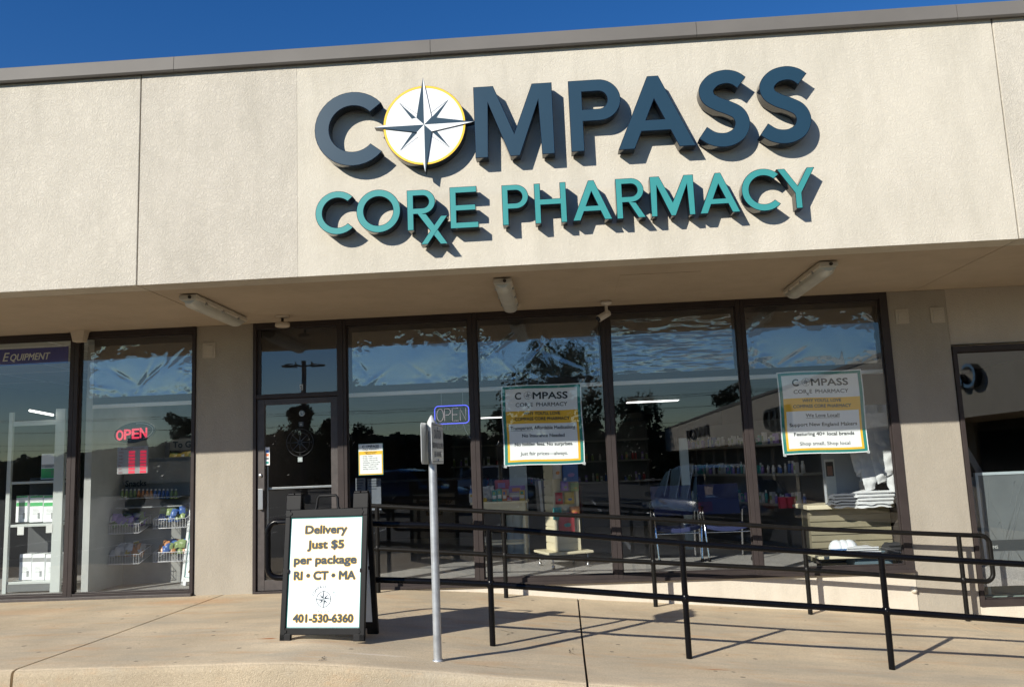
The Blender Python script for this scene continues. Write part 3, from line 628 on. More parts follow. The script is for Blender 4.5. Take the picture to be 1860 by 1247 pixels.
tl(gM(.863, 1.238, 3.329, 3.687, .052, .082, 3.455), 'teal letter M')
tl(gA(1.275, 1.620, 3.331, 3.689, .060, .050, 3.410, 3.460), 'second teal letter A')
tl(gC(1.829, 3.514, .188, .062, 44), 'last teal letter C')
tl([[(1.949, 3.690), (2.017, 3.690), (2.117, 3.535), (2.205, 3.691), (2.271, 3.691), (2.145, 3.470), (2.145, 3.334), (2.090, 3.334), (2.090, 3.470)]], 'teal letter Y')
# ------------------------------------------------------------------ things under the soffit
def light_fixture(x, lab, px=0):
    t = thing('strip_light', lab, 'light', (x, -1.14, 2.995), 0, 'strip lights under the soffit')
    L = .66; m = MB(); pr = [(-.085, -.005), (-.085, -.045), (-.072, -.055), (.072, -.055), (.085, -.045), (.085, -.005)]
    n = 6; m.add([(a, y, z) for y in (-L, L) for a, z in pr], [(k, (k+1) % n, (k+1) % n+n, k+n) for k in range(n)]+[tuple(range(n)), tuple(range(2*n-1, n-1, -1))])
    m.build('housing', M_lightb, t, .004)
    m = MB(); rows = 14; vs = []; ns = 10
    for i in range(rows+1):
        y = -L+.02+(2*L-.04)*i/rows; e = 1-.45*(abs(2*i/rows-1) > .93)
        for k in range(ns+1):
            a = math.pi*k/ns; vs.append((.074*e*math.cos(a) if k not in (0, ns) else .074*math.cos(a), y, -.056-.062*e*math.sin(a)**.6 if 0 < k < ns else -.056))
    m.add(vs, [(i*(ns+1)+k, i*(ns+1)+k+1, (i+1)*(ns+1)+k+1, (i+1)*(ns+1)+k) for i in range(rows) for k in range(ns)], 0, True)
    m.add([vs[k] for k in range(ns+1)], [tuple(range(ns+1))]); m.add([vs[rows*(ns+1)+k] for k in range(ns+1)], [tuple(range(ns+1))])
    m.build('lens', M_lens, t)
    m = MB(); m.tube([(.02, -L-.012, -.03), (.02, -L+.001, -.03)], .016, 12); m.build('knockout', M_joint, t)
    for s in (-1, 1):
        for yy in (-.42, 0, .42):
            MB().box(s*.074-.016, s*.074+.016, yy-.012, yy+.012, -.068, -.040).build('clip', M_steel, t)
    return t
lf = light_fixture(-3.47, 'weathered strip light under the soffit over the taupe column beside the door')
dup(lf, (-.48, -1.14, 2.995), label='weathered strip light under the soffit beside the bullet camera, middle of the three', rotz=0)
dup(lf, (2.50, -1.14, 2.995), label='weathered strip light under the soffit over the window with the We Love Local poster')
x, z = P(1101, 556, -.35)
t = thing('security_camera', 'white bullet camera hanging from the soffit over the window mullion', 'camera', (x, -.35, 2.995))
MB().lathe([(0, .0), (.055, 0), (.06, -.01), (.058, -.03), (.03, -.042), (.0, -.043)]).build('mount', M_camw, t)
MB().tube([(0, 0, -.03), (0.0, 0, -.10), (-.012, -.02, -.135)], .017, 12).build('bracket', M_camw, t)
dv = Vector((-.80, -.42, -.48)).normalized(); c0 = Vector((.030, .035, -.120)); m = MB()
m.tube([c0, c0+dv*.004, c0+dv*.15, c0+dv*.155], [.028, .036, .038, .037], 20); m.build('camera_body', M_camw, t)
m = MB(); m.tube([c0+dv*.150, c0+dv*.164], .031, 20); m.build('camera_lens', M_return, t)
x, z = P(513, 577, -.42)
t = thing('floodlight', 'small round beige security light on a swivel base under the soffit above the door', 'light', (x, -.42, 3.0))
MB().lathe([(0, -.001), (.075, -.001), (.075, -.012), (.03, -.022), (0, -.022)]).build('mount', M_beige, t)
MB().tube([(0, 0, -.02), (0, 0, -.06), (.01, -.015, -.075)], .014, 10).build('swivel', M_bronze, t)
MB().lathe([(0, -.07), (.05, -.072), (.078, -.082), (.080, -.115), (.07, -.122), (.06, -.118), (0, -.118)], n=28).build('lamp_head', M_beige, t)
x, _ = P(146, 603, -.12)
t = thing('motion_sensor', 'tapered beige box fixed under the soffit over the left shop mullion', 'sensor', (x, -.13, 3.0))
m = MB(); m.add([(-.085, -.06, -.001), (.085, -.06, -.001), (.085, .06, -.001), (-.085, .06, -.001), (-.06, -.045, -.13), (.06, -.045, -.13), (.06, .045, -.13), (-.06, .045, -.13)],
    [(0, 1, 2, 3), (7, 6, 5, 4), (0, 4, 5, 1), (1, 5, 6, 2), (2, 6, 7, 3), (3, 7, 4, 0)]); m.build('housing', M_beige, t, .006)
MB().box(-.09, .09, -.065, .065, -.008, 0).build('mounting_plate', M_beige, t)
for (x0, x1, z0, z1, lab) in ((-4.067, -3.916, 2.627, 2.80, 'square stucco coloured cover plate on the column left of the door'), (3.733, 3.872, 2.638, 2.80, 'square cover plate on the right column nearest the big window'), (4.109, 4.257, 2.631, 2.80, 'square cover plate on the right column nearest the light wall')):
    m = MB(); m.box(x0, x1, -.047, -.034, z0, z1); m.box(x0+.025, x1-.025, -.055, -.046, z0+.025, z1-.03)
    for sx in (x0+.045, x1-.045):
        for sz in (z0+.04, z1-.045): m.tube([(sx, -.057, sz), (sx, -.054, sz)], .004, 8)
    tag(m.build('cover_plate', M_upw, None, .003), lab, 'cover plate', 'cover plates on the columns')
# ------------------------------------------------------------------ handrails
def railing(y, x_start, x_end, posts, top, mid, loopL, loopR, name, label, m1):
    t = thing(name, label, 'handrail', (posts[0], y, gz(posts[0], y)), 0, 'ramp handrails'); ox, oy, oz = t.location
    def line(pf, xs_): return [(x-ox, 0, pf(x)-oz) for x in xs_]
    rr = .024; Xs = lambda a, c: [a+(c-a)*i/24 for i in range(25)]
    zt = lambda x: top(x); zm = lambda x: mid(x)
    def corner(cx, cz, a0, a1, rad): return [(cx+rad*math.cos(R(a0+(a1-a0)*i/6))-ox, 0, cz+rad*math.sin(R(a0+(a1-a0)*i/6))-oz) for i in range(7)]
    a, c = x_start, x_end; rad = .085
    if loopL or loopR:
        pts = []
        if loopR:
            pl = line(zt, Xs(a, c-rad)); pts = pl+corner(c-rad, zt(c-rad)-rad, 90, 0, rad)+corner(c-rad, zm(c-rad)+rad, 0, -90, rad)
            MB().tube(pts, rr, 14).build('top_rail', m1, t); MB().tube(line(zm, Xs(a, c-rad)), rr, 14).build('lower_rail', m1, t)
        else:
            pts = corner(a+rad, zm(a+rad)+rad, 270, 180, rad)+corner(a+rad, zt(a+rad)-rad, 180, 90, rad)+line(zt, Xs(a+rad, c))
            MB().tube(pts, rr, 14).build('top_rail', m1, t); MB().tube(line(zm, Xs(a+rad, c)), rr, 14).build('lower_rail', m1, t)
    for px in posts:
        m = MB(); g = gz(px, y)
        m.tube([(px-ox, 0, g-oz-.01), (px-ox, 0, zt(px)-oz-.01)], .0235, 14)
        m.build('post', m1, t)
        m = MB(); m.lathe([(.0245, -.03), (.0285, -.026), (.0285, .026), (.0245, .03)], (px-ox, 0, zm(px)-oz), 14)
        m.lathe([(0, .0295), (.006, .0295), (.007, .027)], (px-ox, -.0, zm(px)-oz), 8, axis='y'); m.build('fitting', m1, t)
    return t
def interp(pts):
    def f(x):
        for (a, b), (c, d) in zip(pts, pts[1:]):
            if x <= c: return b+(d-b)*(x-a)/(c-a)
        (a, b), (c, d) = pts[-2:]; return b+(d-b)*(x-a)/(c-a)
    return f
YR = -2.6; pj = lambda L_, y_: interp([P(u, v, y_) for u, v in L_])
ftop = pj([(481, 947), (540, 946), (691, 951), (790, 953), (890, 958), (1239, 986), (1600, 1009), (1860, 1024)], YR)
fmid = pj([(481, 1048), (537, 1049), (684, 1052), (790, 1055), (890, 1060), (1243, 1086), (1608, 1109), (1860, 1127)], YR)
fx_ = [P(u, v, YR)[0] for u, v in ((895, 1170), (1252, 1195), (1621, 1220))]
railing(YR, P(481, 1000, YR)[0]+.024, 5.7, [-2.06]+fx_+[3.95, 5.46], ftop, fmid, True, False, 'handrail', 'glossy black tubular handrail along the kerb side of the ramp, nearest the street', M_black)
btop = interp([(-2.2, .910), (-1.97, .892), (-.655, .780), (.897, .655), (2.461, .497), (4.03, .378), (4.4, .352)])
bmid = interp([(-2.2, .462), (-1.99, .447), (-.65, .330), (.91, .207), (2.465, .077), (4.03, -.078), (4.4, -.11)])
railing(-.3, -2.12, 4.335, [-2.02, -.662, .893, 2.466, 4.032], btop, bmid, False, True, 'handrail', 'worn black handrail standing close to the shop windows', M_blackworn)
# ------------------------------------------------------------------ caution sign on post
gy = -3.36; gx = P(795, 1190, gy)[0]; gzz = gz(gx, gy); zp0 = P(790, 842, gy)[1]-gzz; zp1 = P(790, 768, gy)[1]-gzz
t = thing('sign_post', 'galvanised round post with a pointed cap and back to back caution plates by the kerb', 'sign post', (gx, gy, gzz))
MB().tube([(0, 0, -.02), (0, 0, zp1)], .0295, 20).build('post', M_galv, t)
MB().lathe([(.033, -.045), (.035, 0), (.032, .022), (.015, .055), (.004, .07), (0, .071)], (0, 0, zp1-.012)).build('post_cap', M_alu, t)
MB().lathe([(.0315, -.02), (.040, .0), (.0345, .012), (.031, .013)]).build('base_collar', M_galv, t)
for s, lab in ((1, 'caution plate with lettering'), (-1, 'back of the second plate')):
    m = MB(); a = R(3.0); hw, hh, rc = .215, (zp1-zp0)/2, .03; out = []
    for (cx, cz, a0) in ((hw-rc, hh-rc, 0), (-hw+rc, hh-rc, 90), (-hw+rc, -hh+rc, 180), (hw-rc, -hh+rc, 270)):
        out += [(cx+rc*math.cos(R(a0+k*18)), cz+rc*math.sin(R(a0+k*18))) for k in range(6)]
    zc = (zp0+zp1)/2; off = s*.0345+(.006 if s > 0 else -.006)*0
    fx = lambda p, e: (off+e*s+math.sin(a)*(p[0]), math.cos(a)*(p[0])+.02, zc+p[1])
    n = len(out); m.add([fx(p, 0) for p in out]+[fx(p, .004) for p in out], [tuple(range(n)), tuple(range(2*n-1, n-1, -1))]+[(i, (i+1) % n, (i+1) % n+n, i+n) for i in range(n)])
    pl = m.build('sign_plate', M_alu, t, label=lab)
    if s > 0:
        m = MB(); q = MB()
        txt(q, 'CAUTION', 0, .035, .066, 0, width=.25, bold=.02); txt(q, 'SIDEWALK SLOPES', 0, -.035, .042, 0, width=.37, bold=.015); txt(q, 'BE AWARE', 0, -.098, .042, 0, width=.24, bold=.015)
        m.add([fx((v[0], v[2]), .0048-v[1]) for v in q.v], q.f)
        for (b0, b1, c0_, c1_) in ((-.205, .205, .128, .133), (-.205, .205, -.133, -.128), (-.210, -.205, -.133, .133), (.205, .210, -.133, .133)):
            m.add([fx(p, .0048) for p in ((b0, c0_), (b1, c0_), (b1, c1_), (b0, c1_))], [(0, 1, 2, 3)])
        m.build('sign_lettering', M_inkg, pl, fixn=False)
    for zz in (.11, -.12): MB().tube([fx((-.0, zz), .002), fx((-.0, zz), .012)], .008, 6).build('bolt', M_steel, pl)
# ------------------------------------------------------------------ A-frame sign
def aframe(loc, rotz, label, lines, scale=1.0, back=(), fr=None):
    t = thing('sandwich_board', label, 'sandwich board', loc, rotz); W = .345; H = 1.12; lean = .13
    fr = fr or M_blk
    for side in (1, -1):     # 1 = front panel facing -y
        m = MB(); q = MB()
        def tf(x, z, d): # local panel coords: x across, z up the panel, d proud of it
            th = math.atan2(lean, H); yy = -lean-.01+z*math.sin(th); zz = z*math.cos(th)
            nx, nz = -math.cos(th)*d, math.sin(th)*d
            return (x*1.0, (yy+nx)*side, zz+nz) if side > 0 else (-x, -(yy+nx), zz+nz)
        def bx(mb, x0, x1, z0, z1, d0, d1, mi=0):
            vs = [tf(x, z, d) for z in (z0, z1) for d in (d0, d1) for x in (x0, x1)]
            mb.add(vs, [(0, 2, 3, 1), (4, 5, 7, 6), (0, 1, 5, 4), (2, 6, 7, 3), (0, 4, 6, 2), (1, 3, 7, 5)], mi)
        taper = 0.0
        bx(m, -W, -W+.042, .0, .93, -.012, .018); bx(m, W-.042, W, .0, .93, -.012, .018)
        bx(m, -W+.042, W-.042, .045, .095, -.010, .016); bx(m, -W+.042, W-.042, .925, .985, -.010, .016)
        bx(m, -W, -W+.042, .93, .985, -.012, .018); bx(m, W-.042, W, .93, .985, -.012, .018)
        bx(m, -W+.0, -W+.125, .985, 1.10, -.010, .014); bx(m, W-.125, W-.0, .985, 1.10, -.010, .014)
        bx(m, -W, -W+.09, .0, .05, -.012, .018); bx(m, W-.09, W, .0, .05, -.012, .018)
        for sx in (-1, 1):
            for k in (0, 1): 
                c = sx*(W-.095+.06*k); m.tube([tf(c-.024, 1.108, .0), tf(c+.024, 1.108, .0)], .011, 10)
            for zz in (.955, .07): m.tube([tf(sx*(W-.045), zz, .016), tf(sx*(W-.045), zz, .023)], .013, 12)
            bx(m, sx*(W-.042)-.010, sx*(W-.042)+.010, .50, .53, -.01, .021)
        hp = [tf(-.105, .975, .0), tf(-.090, 1.00, .0), tf(-.083, 1.07, .0), tf(-.068, 1.09, .0), tf(.068, 1.09, .0), tf(.083, 1.07, .0), tf(.090, 1.00, .0), tf(.105, .975, .0)]
        if side > 0: hm = MB(); hm.tube(hp, .011, 10); hm.build('carry_handle', fr, t)
        m.build('frame' if side > 0 else 'rear_frame', fr, t, .004)
        bx(q, -W+.035, W-.035, .085, .935, -.006, .002)
        pb = q.build('panel', M_panel, t)
        g = MB(); e = .0075
        for (a, b_, c, d) in ((-W+.042, W-.042, .915, .924), (-W+.042, W-.042, .096, .101), (-W+.042, -W+.051, .10, .916), (W-.051, W-.042, .10, .916)):
            g.add([tf(a, c, .0032), tf(b_, c, .0032), tf(b_, d, .0032), tf(a, d, .0032)], [(0, 1, 2, 3)])
        g.build('border', M_tealp, pb, fixn=False)
        for (mt, bold, dd) in ((M_yel, .105, .0034), (M_ink2, .052, .0046)):
            tm = MB(); L = lines if side > 0 else back
            for (body, zc, h, wd) in L:
                k = MB(); txt(k, body, 0, zc, h, 0, width=wd, bold=bold); tm.add([tf(v[0], v[2], dd-v[1]) for v in k.v], k.f)
            if tm.v: tm.build('lettering', mt, pb, fixn=False)
        if side > 0 and lines and len(lines) > 3:
            k = MB(); rose(k, 0, .305, .078, 0, 0, None, .060, .0045); lg = MB(); lg.add([tf(v[0], v[2], .0036) for v in k.v], k.f, 0)
            for (word, a0, a1, mi) in (('COMPASS', 158, 82, 0), ('CORE', 62, 14, 1), ('PHARMACY', -148, -32, 1)):
                for i, ch in enumerate(word):
                    a = R(a0+(a1-a0)*i/(len(word)-1)); k = MB(); hh = .019; txt(k, ch, 0, 0, hh, 0, bold=.012 if mi == 0 else 0)
                    rad = .086 if a0 > 0 else .105; rt = a-math.pi/2 if a0 > 0 else a+math.pi/2
                    lg.add([tf(rad*math.cos(a)+v[0]*math.cos(rt)-v[2]*math.sin(rt), .305+rad*math.sin(a)+v[0]*math.sin(rt)+v[2]*math.cos(rt), .0036-v[1]) for v in k.v], k.f, mi)
            lg.build('emblem', [M_ink2, M_tealdim], pb, fixn=False)
    m = MB(); m.box(-W+.005, -W+.012, -.09, .09, .55, .57); m.build('spreader', fr, t)
    return t
M_ink2 = mat('slate_ink', (.020, .038, .058), .6, 0, .02); M_tealdim = mat('grey_teal_ink', (.16, .27, .27), .6, 0, .02)
lines = [('Delivery', .800, .062, .345), ('Just $5', .686, .062, .300), ('per package', .570, .062, .515), ('RI • CT • MA', .452, .062, .505), ('401-530-6360', .138, .058, .490)]
back = [('Glucometer', .78, .062, .50), ('Deal', .62, .062, .22), ('401-530-6360', .16, .058, .49)]
aframe((-1.865, -2.79, gz(-1.9, -2.8)-.002), R(-9), 'black plastic sandwich board advertising Delivery Just $5 standing on the sidewalk by the door', lines, back=back)
# ------------------------------------------------------------------ posters on the glass
def logo(m, cx, z, h, w, y, dark=0, grey=0):
    txt(m, 'C', cx-w/2, z, h, y, bold=.03, mi=dark, align='l'); txt(m, 'MPASS', cx+w/2, z, h, y, width=w*.66, bold=.03, mi=dark, align='r')
    rose(m, cx-w*.255, z+h*.5, h*.62, y, dark, None, h*.56, h*.035)
def rxword(m, cx, z, h, w, y, mi=0):
    txt(m, 'COR', cx-w/2, z, h, y, width=w*.245, mi=mi, align='l', bold=.012); txt(m, 'x', cx-w*.245, z-h*.45, h*.9, y, mi=mi, bold=.012); txt(m, 'E', cx-w*.185, z, h, y, mi=mi, bold=.012)
    txt(m, 'PHARMACY', cx+w/2, z, h, y, width=w*.60, mi=mi, align='r', bold=.012)
def poster(cx, zb, W, H, label, rows, rot=0):
    t = thing('window_poster', label, 'poster', (cx, .0, zb), 0, 'framed paper posters taped inside the window'); hw = W/2
    q = MB()
    def paper(i, j):
        x = -hw+W*i; z = H*j; return (x+.004*math.sin(j*7+cx), .030+.004*math.sin(i*5+1)*math.sin(j*4+cx), z+.005*math.sin(i*6))
    m = MB(); m.grid(paper, 12, 12); m.grid(lambda i, j: (lambda p: (p[0], p[1]+.0015, p[2]))(paper(i, j)), 12, 12); m.build('paper', M_paper, t, fixn=False)
    def lay(mb_src, d):   # press flat print onto the wavy sheet
        out = MB()
        for v in mb_src.v:
            i = (v[0]+hw)/W; j = v[2]/H; out.v.append((v[0]+.004*math.sin(j*7+cx), .030+.004*math.sin(i*5+1)*math.sin(j*4+cx)-d+v[1], v[2]+.005*math.sin(i*6)))
        out.f = mb_src.f; out.m = mb_src.m; out.sm = mb_src.sm; return out
    def patch(x0, x1, z0, z1, d, mt, name):
        g = MB(); g.grid(lambda i, j: (x0+(x1-x0)*i, 0, z0+(z1-z0)*j), 10, 10); lay(g, d).build(name, mt, t, fixn=False)
    b0 = .011; b1 = .045
    patch(-hw+b0, hw-b0, b0, H-b0, .0012, M_tealp, 'border')
    patch(-hw+b1, hw-b1, H*.675, H-b1*.9, .0022, M_paper, 'title_field')
    patch(-hw+b1, hw-b1, b1*.85, H*.675, .0022, M_yel, 'yellow_field')
    patch(-hw+b1+.024, hw-b1-.024, b1*.85+.022, H*.515, .0030, M_paper, 'text_field')
    m = MB(); logo(m, 0, H*(1-.178), .078, W*.655, 0); rxword(m, 0, H*(1-.272), .044, W*.645, 0)
    txt(m, "WHY YOU'LL LOVE", 0, H*(1-.378), .035, 0, width=W*.455, bold=.032); txt(m, 'COMPASS CORE PHARMACY', 0, H*(1-.445), .035, 0, width=W*.68, bold=.032)
    for (s, v, wd, bd, ul) in rows:
        txt(m, s, 0, H*(1-v), .038, 0, width=W*wd, bold=bd*1.8+.012)
        if ul: quad(m, -W*wd/2, W*wd/2, H*(1-v)-.012, H*(1-v)-.008, 0)
    lay(m, .0036).build('print', M_ink, t, fixn=False)
    for sx in (-1, 1): MB().add([(sx*(hw-.012)-.016, .024, -.012), (sx*(hw-.012)+.016, .024, -.020), (sx*(hw-.012)+.022, .024, .01), (sx*(hw-.012)-.010, .024, .018)], [(0, 1, 2, 3)]).build('tape', mat('clear_tape', (.5, .52, .52), .3), t, fixn=False)
    return t
poster(-.206, 1.262, .897, .892, "paper poster with teal and yellow border reading Transparent, Affordable Medications", [('Transparent, Affordable Medications', .558, .80, .008, 1), ('No Insurance Needed', .655, .525, .010, 0), ('No hidden fees. No surprises.', .762, .72, .014, 0), ('Just fair prices—always.', .878, .585, 0, 0)])
poster(2.869, 1.262, .920, .905, "paper poster with teal and yellow border reading We Love Local! beside the hanging shirts", [('We Love Local!', .560, .395, .008, 1), ('Support New England Makers', .668, .79, .010, 0), ('Featuring 40+ local brands', .782, .70, .014, 0), ('Shop small, Shop local', .898, .585, 0, 0)])
t = thing('window_poster', 'small opening hours notice with yellow border taped in the window beside the door', 'notice', (-2.149, 0, 1.226), 0)
W, H = .281, .351; m = MB(); m.box(-W/2, W/2, .016, .018, 0, H); m.build('paper', M_tealp, t)
m = MB(); quad(m, -W/2+.004, W/2-.004, H*.76, H-.004, .0150); quad(m, -W/2+.016, W/2-.016, .016, H*.645, .0142); m.build('title_field', M_paper, t, fixn=False)
m = MB(); quad(m, -W/2+.005, W/2-.005, .005, H*.76, .0148); m.build('yellow_field', M_yel, t, fixn=False)
m = MB(); logo(m, 0, H*.87, .028, W*.66, .0136); rxword(m, 0, H*.795, .016, W*.64, .0136)
txt(m, 'Regular Store Hours', 0, H*.712, .012, .0136, bold=.01); txt(m, 'Pharmacy Hours', 0, H*.665, .012, .0136, bold=.01)
for i, (d_, h_) in enumerate((('Sunday:', 'Closed'), ('Monday:', '9 AM to 6 PM'), ('Tuesday:', '9 AM to 6 PM'), ('Wednesday:', '9 AM to 6 PM'), ('Thursday:', '9 AM to 6 PM'), ('Friday:', '9 AM to 6 PM'), ('Saturday:', '9 AM to 1 PM'))):
    txt(m, d_+'  '+h_, -W*.32, H*(.585-.068*i), .0125, .0136, bold=.006, align='l')
m.build('print', M_ink, t, fixn=False)
# ------------------------------------------------------------------ film, neon and other things at the glass
from mathutils import noise
def film(x0, x1, z0, z1, seed, label, style=0):
    rng = random.Random(seed); W, H = x1-x0, z1-z0
    knots = [(rng.random(), rng.random()*.9+.05, rng.uniform(.08, .3), rng.uniform(-1, 1), rng.uniform(0, 3.14)) for _ in range(7)]
    def f(i, j):
        x = x0+W*i; z = z0+H*j
        if style == 1: d = .0042*noise.fractal(Vector((x*2.2, seed, z*13)), 1.0, 2.0, 3)
        else:
            d = .0030*noise.fractal(Vector((x*1.8+seed, z*2.2, 1.7)), 1.0, 2.0, 2)
            edge = min(i, 1-i)*5.0; ej = min(j*6, (1-j)*3.2)
            wgt = (max(0, 1-edge)*1.0+max(0, 1-ej)*1.0)*(.5+noise.noise(Vector((x*3, z*3, seed))))+.03
            d += .0055*wgt*noise.fractal(Vector((x*8+seed, z*8, 5)), 1.0, 2.0, 3)
            for (a, b_, ln, am, an) in knots:      # pulled creases running off the taped spots
                dx, dz = (i-a)*W, (j-b_)*H; u = dx*math.cos(an)+dz*math.sin(an); v = -dx*math.sin(an)+dz*math.cos(an)
                d += .0032*am*math.exp(-(u/ln)**2-(v/.025)**2)
        return (x, .075+d, z)
    m = MB(); m.grid(f, 150, 90); o = m.build('plastic_film', M_film, None, fixn=False)
    return tag(o, label, 'plastic film', 'plastic film taped behind the window tops')
fl = ['the window beside the door', 'the window holding the Transparent Affordable poster', 'the window above the two blue chairs', 'the window with the We Love Local poster']
for i in range(4):
    film(edges[i]+.075, edges[i+1]-.075, 2.235 if i != 3 else 2.23, 2.86, 11+i*7, ('finely rippled clear film across the top of ' if i == 2 else 'creased clear film across the top of ')+fl[i], 1 if i == 2 else 0)
film(-5.50, -4.22, 2.24, 2.84, 91, 'creased clear plastic film across the top of the shop window with the red OPEN sign')
# blue bordered neon OPEN sign
x0, z0 = P(790, 770, .04); x1, z1 = P(851, 735, .04); W, H = x1-x0, z1-z0
t = thing('neon_sign', 'neon OPEN sign with a glowing blue rounded border and faint rose letters', 'neon sign', ((x0+x1)/2, .045, z0))
def rrect(w, h, r):
    o = []
    for (cx, cz, a0) in ((w/2-r, h-r, 0), (-w/2+r, h-r, 90), (-w/2+r, r, 180), (w/2-r, r, 270)): o += [(cx+r*math.cos(R(a0+15*k)), 0, cz+r*math.sin(R(a0+15*k))) for k in range(7)]
    return o
MB().tube(rrect(W, H, .045), .0052, 8, closed=True).build('border_tube', M_bluetube, t)
MB().tube([(p[0]*1.03, .008, (p[2]-H/2)*1.06+H/2) for p in rrect(W, H, .05)], .004, 6, closed=True).build('backing', M_signdk, t)
hz, tz = H*.15, H*.84; lw = W*.195; xs0 = [-W*.44+k*(W*.228) for k in range(4)]
def nt(pts, closed=False): MB().tube([(a, 0, b_) for a, b_ in pts], .0032, 6, closed=closed).build('letter_tube', M_rosetube, t)
nt([(xs0[0]+lw/2+lw/2*math.cos(R(a)), (hz+tz)/2+(tz-hz)/2*math.sin(R(a))) for a in range(0, 360, 18)], True)
nt([(xs0[1], hz), (xs0[1], tz), (xs0[1]+lw*.6, tz), (xs0[1]+lw*.9, tz*.83+hz*.17), (xs0[1]+lw*.9, tz*.67+hz*.33), (xs0[1]+lw*.6, tz*.5+hz*.5), (xs0[1]+.01, tz*.5+hz*.5)])
nt([(xs0[2]+lw*.9, tz), (xs0[2], tz), (xs0[2], hz), (xs0[2]+lw*.9, hz)]); nt([(xs0[2], (hz+tz)/2), (xs0[2]+lw*.75, (hz+tz)/2)])
nt([(xs0[3], hz), (xs0[3], tz), (xs0[3]+lw*.85, hz), (xs0[3]+lw*.85, tz)])
for s in (-.3, .33): MB().tube([(W*s, .005, H), (W*s, .02, 2.13-z0)], .0016, 6).build('chain', M_alu, t)
ex, ez = P(866, 815, .05); MB().tube([(W*.32, .01, 0), (W*.38, .01, -.08), (ex-(x0+x1)/2, .0, ez-z0)], .003, 6).build('cord', M_alu, t)
# red OPEN sign with the hours board
sx, sz = P(243, 812, .16)
t = thing('open_sign', 'dark oval sign with lit red OPEN letters hanging in the left shop window', 'open sign', (sx, .16, sz)); ga = lambda u, v: (lambda q: (q[0]-sx, q[1]-sz))(P(u, v, .16))
m = MB(); cx, cz = ga(245, 785); rx, rz = .245, .118; prof = [(cx+rx*math.cos(R(a)), cz+rz*math.sin(R(a))+.06*math.cos(R(a))*.4) for a in range(0, 360, 12)]
n = len(prof); m.add([(x, -.015, z) for x, z in prof]+[(x, .015, z) for x, z in prof], [tuple(range(n)), tuple(range(2*n-1, n-1, -1))]+[(i, (i+1) % n, (i+1) % n+n, i+n) for i in range(n)]); m.build('oval_housing', M_signdk, t)
m = MB(); m.tube([(cx+.222*math.cos(R(a)), -.017, cz+.1*math.sin(R(a))+.024*math.cos(R(a))) for a in range(-60, 85, 8)], .003, 6); m.build('oval_line', mat('pale_line', (.45, .5, .55), .4), t)
m = MB(); xa, za = ga(211.5, 800); xb, zb = ga(269, 778)
for i, ch in enumerate('OPEN'):
    k = MB(); txt(k, ch, xa+(xb-xa)*(i+.5)/4, za+(zb-za)*.18*i/4+.006, .118, -.0165, width=(xb-xa)/4*.86, bold=.03); m.v += [] ; m.add(k.v, k.f)
m.build('open_lettering', M_red, t, fixn=False)
xa, za = ga(213, 861); xb, zb = ga(270, 809)
t2 = thing('hours_board', 'grey hours board with rows of red lit digits hanging below the red OPEN sign', 'hours board', (sx+(xa+xb)/2, .16, sz+za)); hw = (xb-xa)/2; hh = zb-za
MB().box(-hw, hw, -.012, .012, 0, hh).build('board', M_hours, t2, .004)
m = MB(); d = MB(); txt(m, 'BUSINESS HOURS', 0, hh-.035, .018, -.0135, width=hw*1.5)
for i, dn in enumerate(('MON', 'TUE', 'WED', 'THU', 'FRI', 'SAT', 'SUN')):
    z = hh-.075-.038*i; txt(m, dn, -hw+.02, z, .018, -.0135, align='l'); txt(m, '-', .045, z+.003, .02, -.0135)
    for q in (-.045, .09):
        quad(d, q, q+.075, z-.006, z+.024, -.0132)
m.build('day_lettering', rnd('dark_red_print', (.25, .03, .05)), t2, fixn=False); d.build('digit_block', M_redd, t2, fixn=False)
# navy banner in the leftmost window
x0, z0 = P(-60, 664, .02); x1, z1 = P(125.5, 629, .02); z0 = P(125, 659, .02)[1]
t = thing('window_banner', 'navy banner with pale italic EQUIPMENT lettering across the leftmost window', 'banner', (x1, 0, z0)); H = z1-z0
MB().box(-1.9, 0, .012, .014, 0, H).build('banner', M_bnavy, t)
m = MB(); xa = P(5, 0, .01)[0]-x1
txt(m, 'T', P(-4, 650, .01)[0]-x1-.03, H*.28, .085, .010, shear=.25, bold=.01); xe = P(17, 650, .01)[0]-x1
txt(m, 'E', P(11, 650, .01)[0]-x1, H*.28, .105, .010, shear=.25, bold=.01); txt(m, 'QUIPMENT', P(19, 650, .01)[0]-x1, H*.29, .082, .010, width=P(91, 650, .01)[0]-P(19, 650, .01)[0], shear=.25, bold=.02, align='l')
m.build('lettering', M_lgt, t, fixn=False)
# ------------------------------------------------------------------ left shop interior
def at(u, v, Y): x, z = P(u, v, Y); return x, Y, z
Y0 = .55
xl = P(8, 1000, Y0)[0]; xr = P(112, 1000, Y0)[0]
t = thing('display_shelf', 'pale enamelled display shelf unit with a lit tube on top in the leftmost window', 'shelf', (xl, Y0, .004)); W = xr-xl
for x, d_ in ((0, 0), (W-.12, 0)):
    MB().box(x, x+(.05 if x == 0 else .12), -.02, .02, 0, 2.17-(0 if x else .02)).build('upright', M_shelf, t, .003)
MB().box(.05, W-.12, .40, .43, 0, .02).build('foot', M_shelf, t)
MB().box(.05, W-.12, -.01, .01, 1.98, 2.04).build('rail', M_shelf, t, .003)
shz = [P(60, 903-30, Y0)[1], P(60, 950, Y0)[1]]
for v in (873, 951, 1059-4):
    z = P(80, v, Y0)[1]; MB().box(.03, W-.08, -.0, .42, z-.03, z).build('shelf', M_shelf, t, .003)
MB().box(.03, W-.10, .40, .42, .1, 1.35).build('back_panel', mat('slate_back', (.05, .055, .06), .6), t)
MB().box(.03, W-.10, -.01, .01, .02, P(60, 1056, Y0)[1]-.03).build('kick_panel', mat('slate_kick', (.11, .125, .13), .6), t)
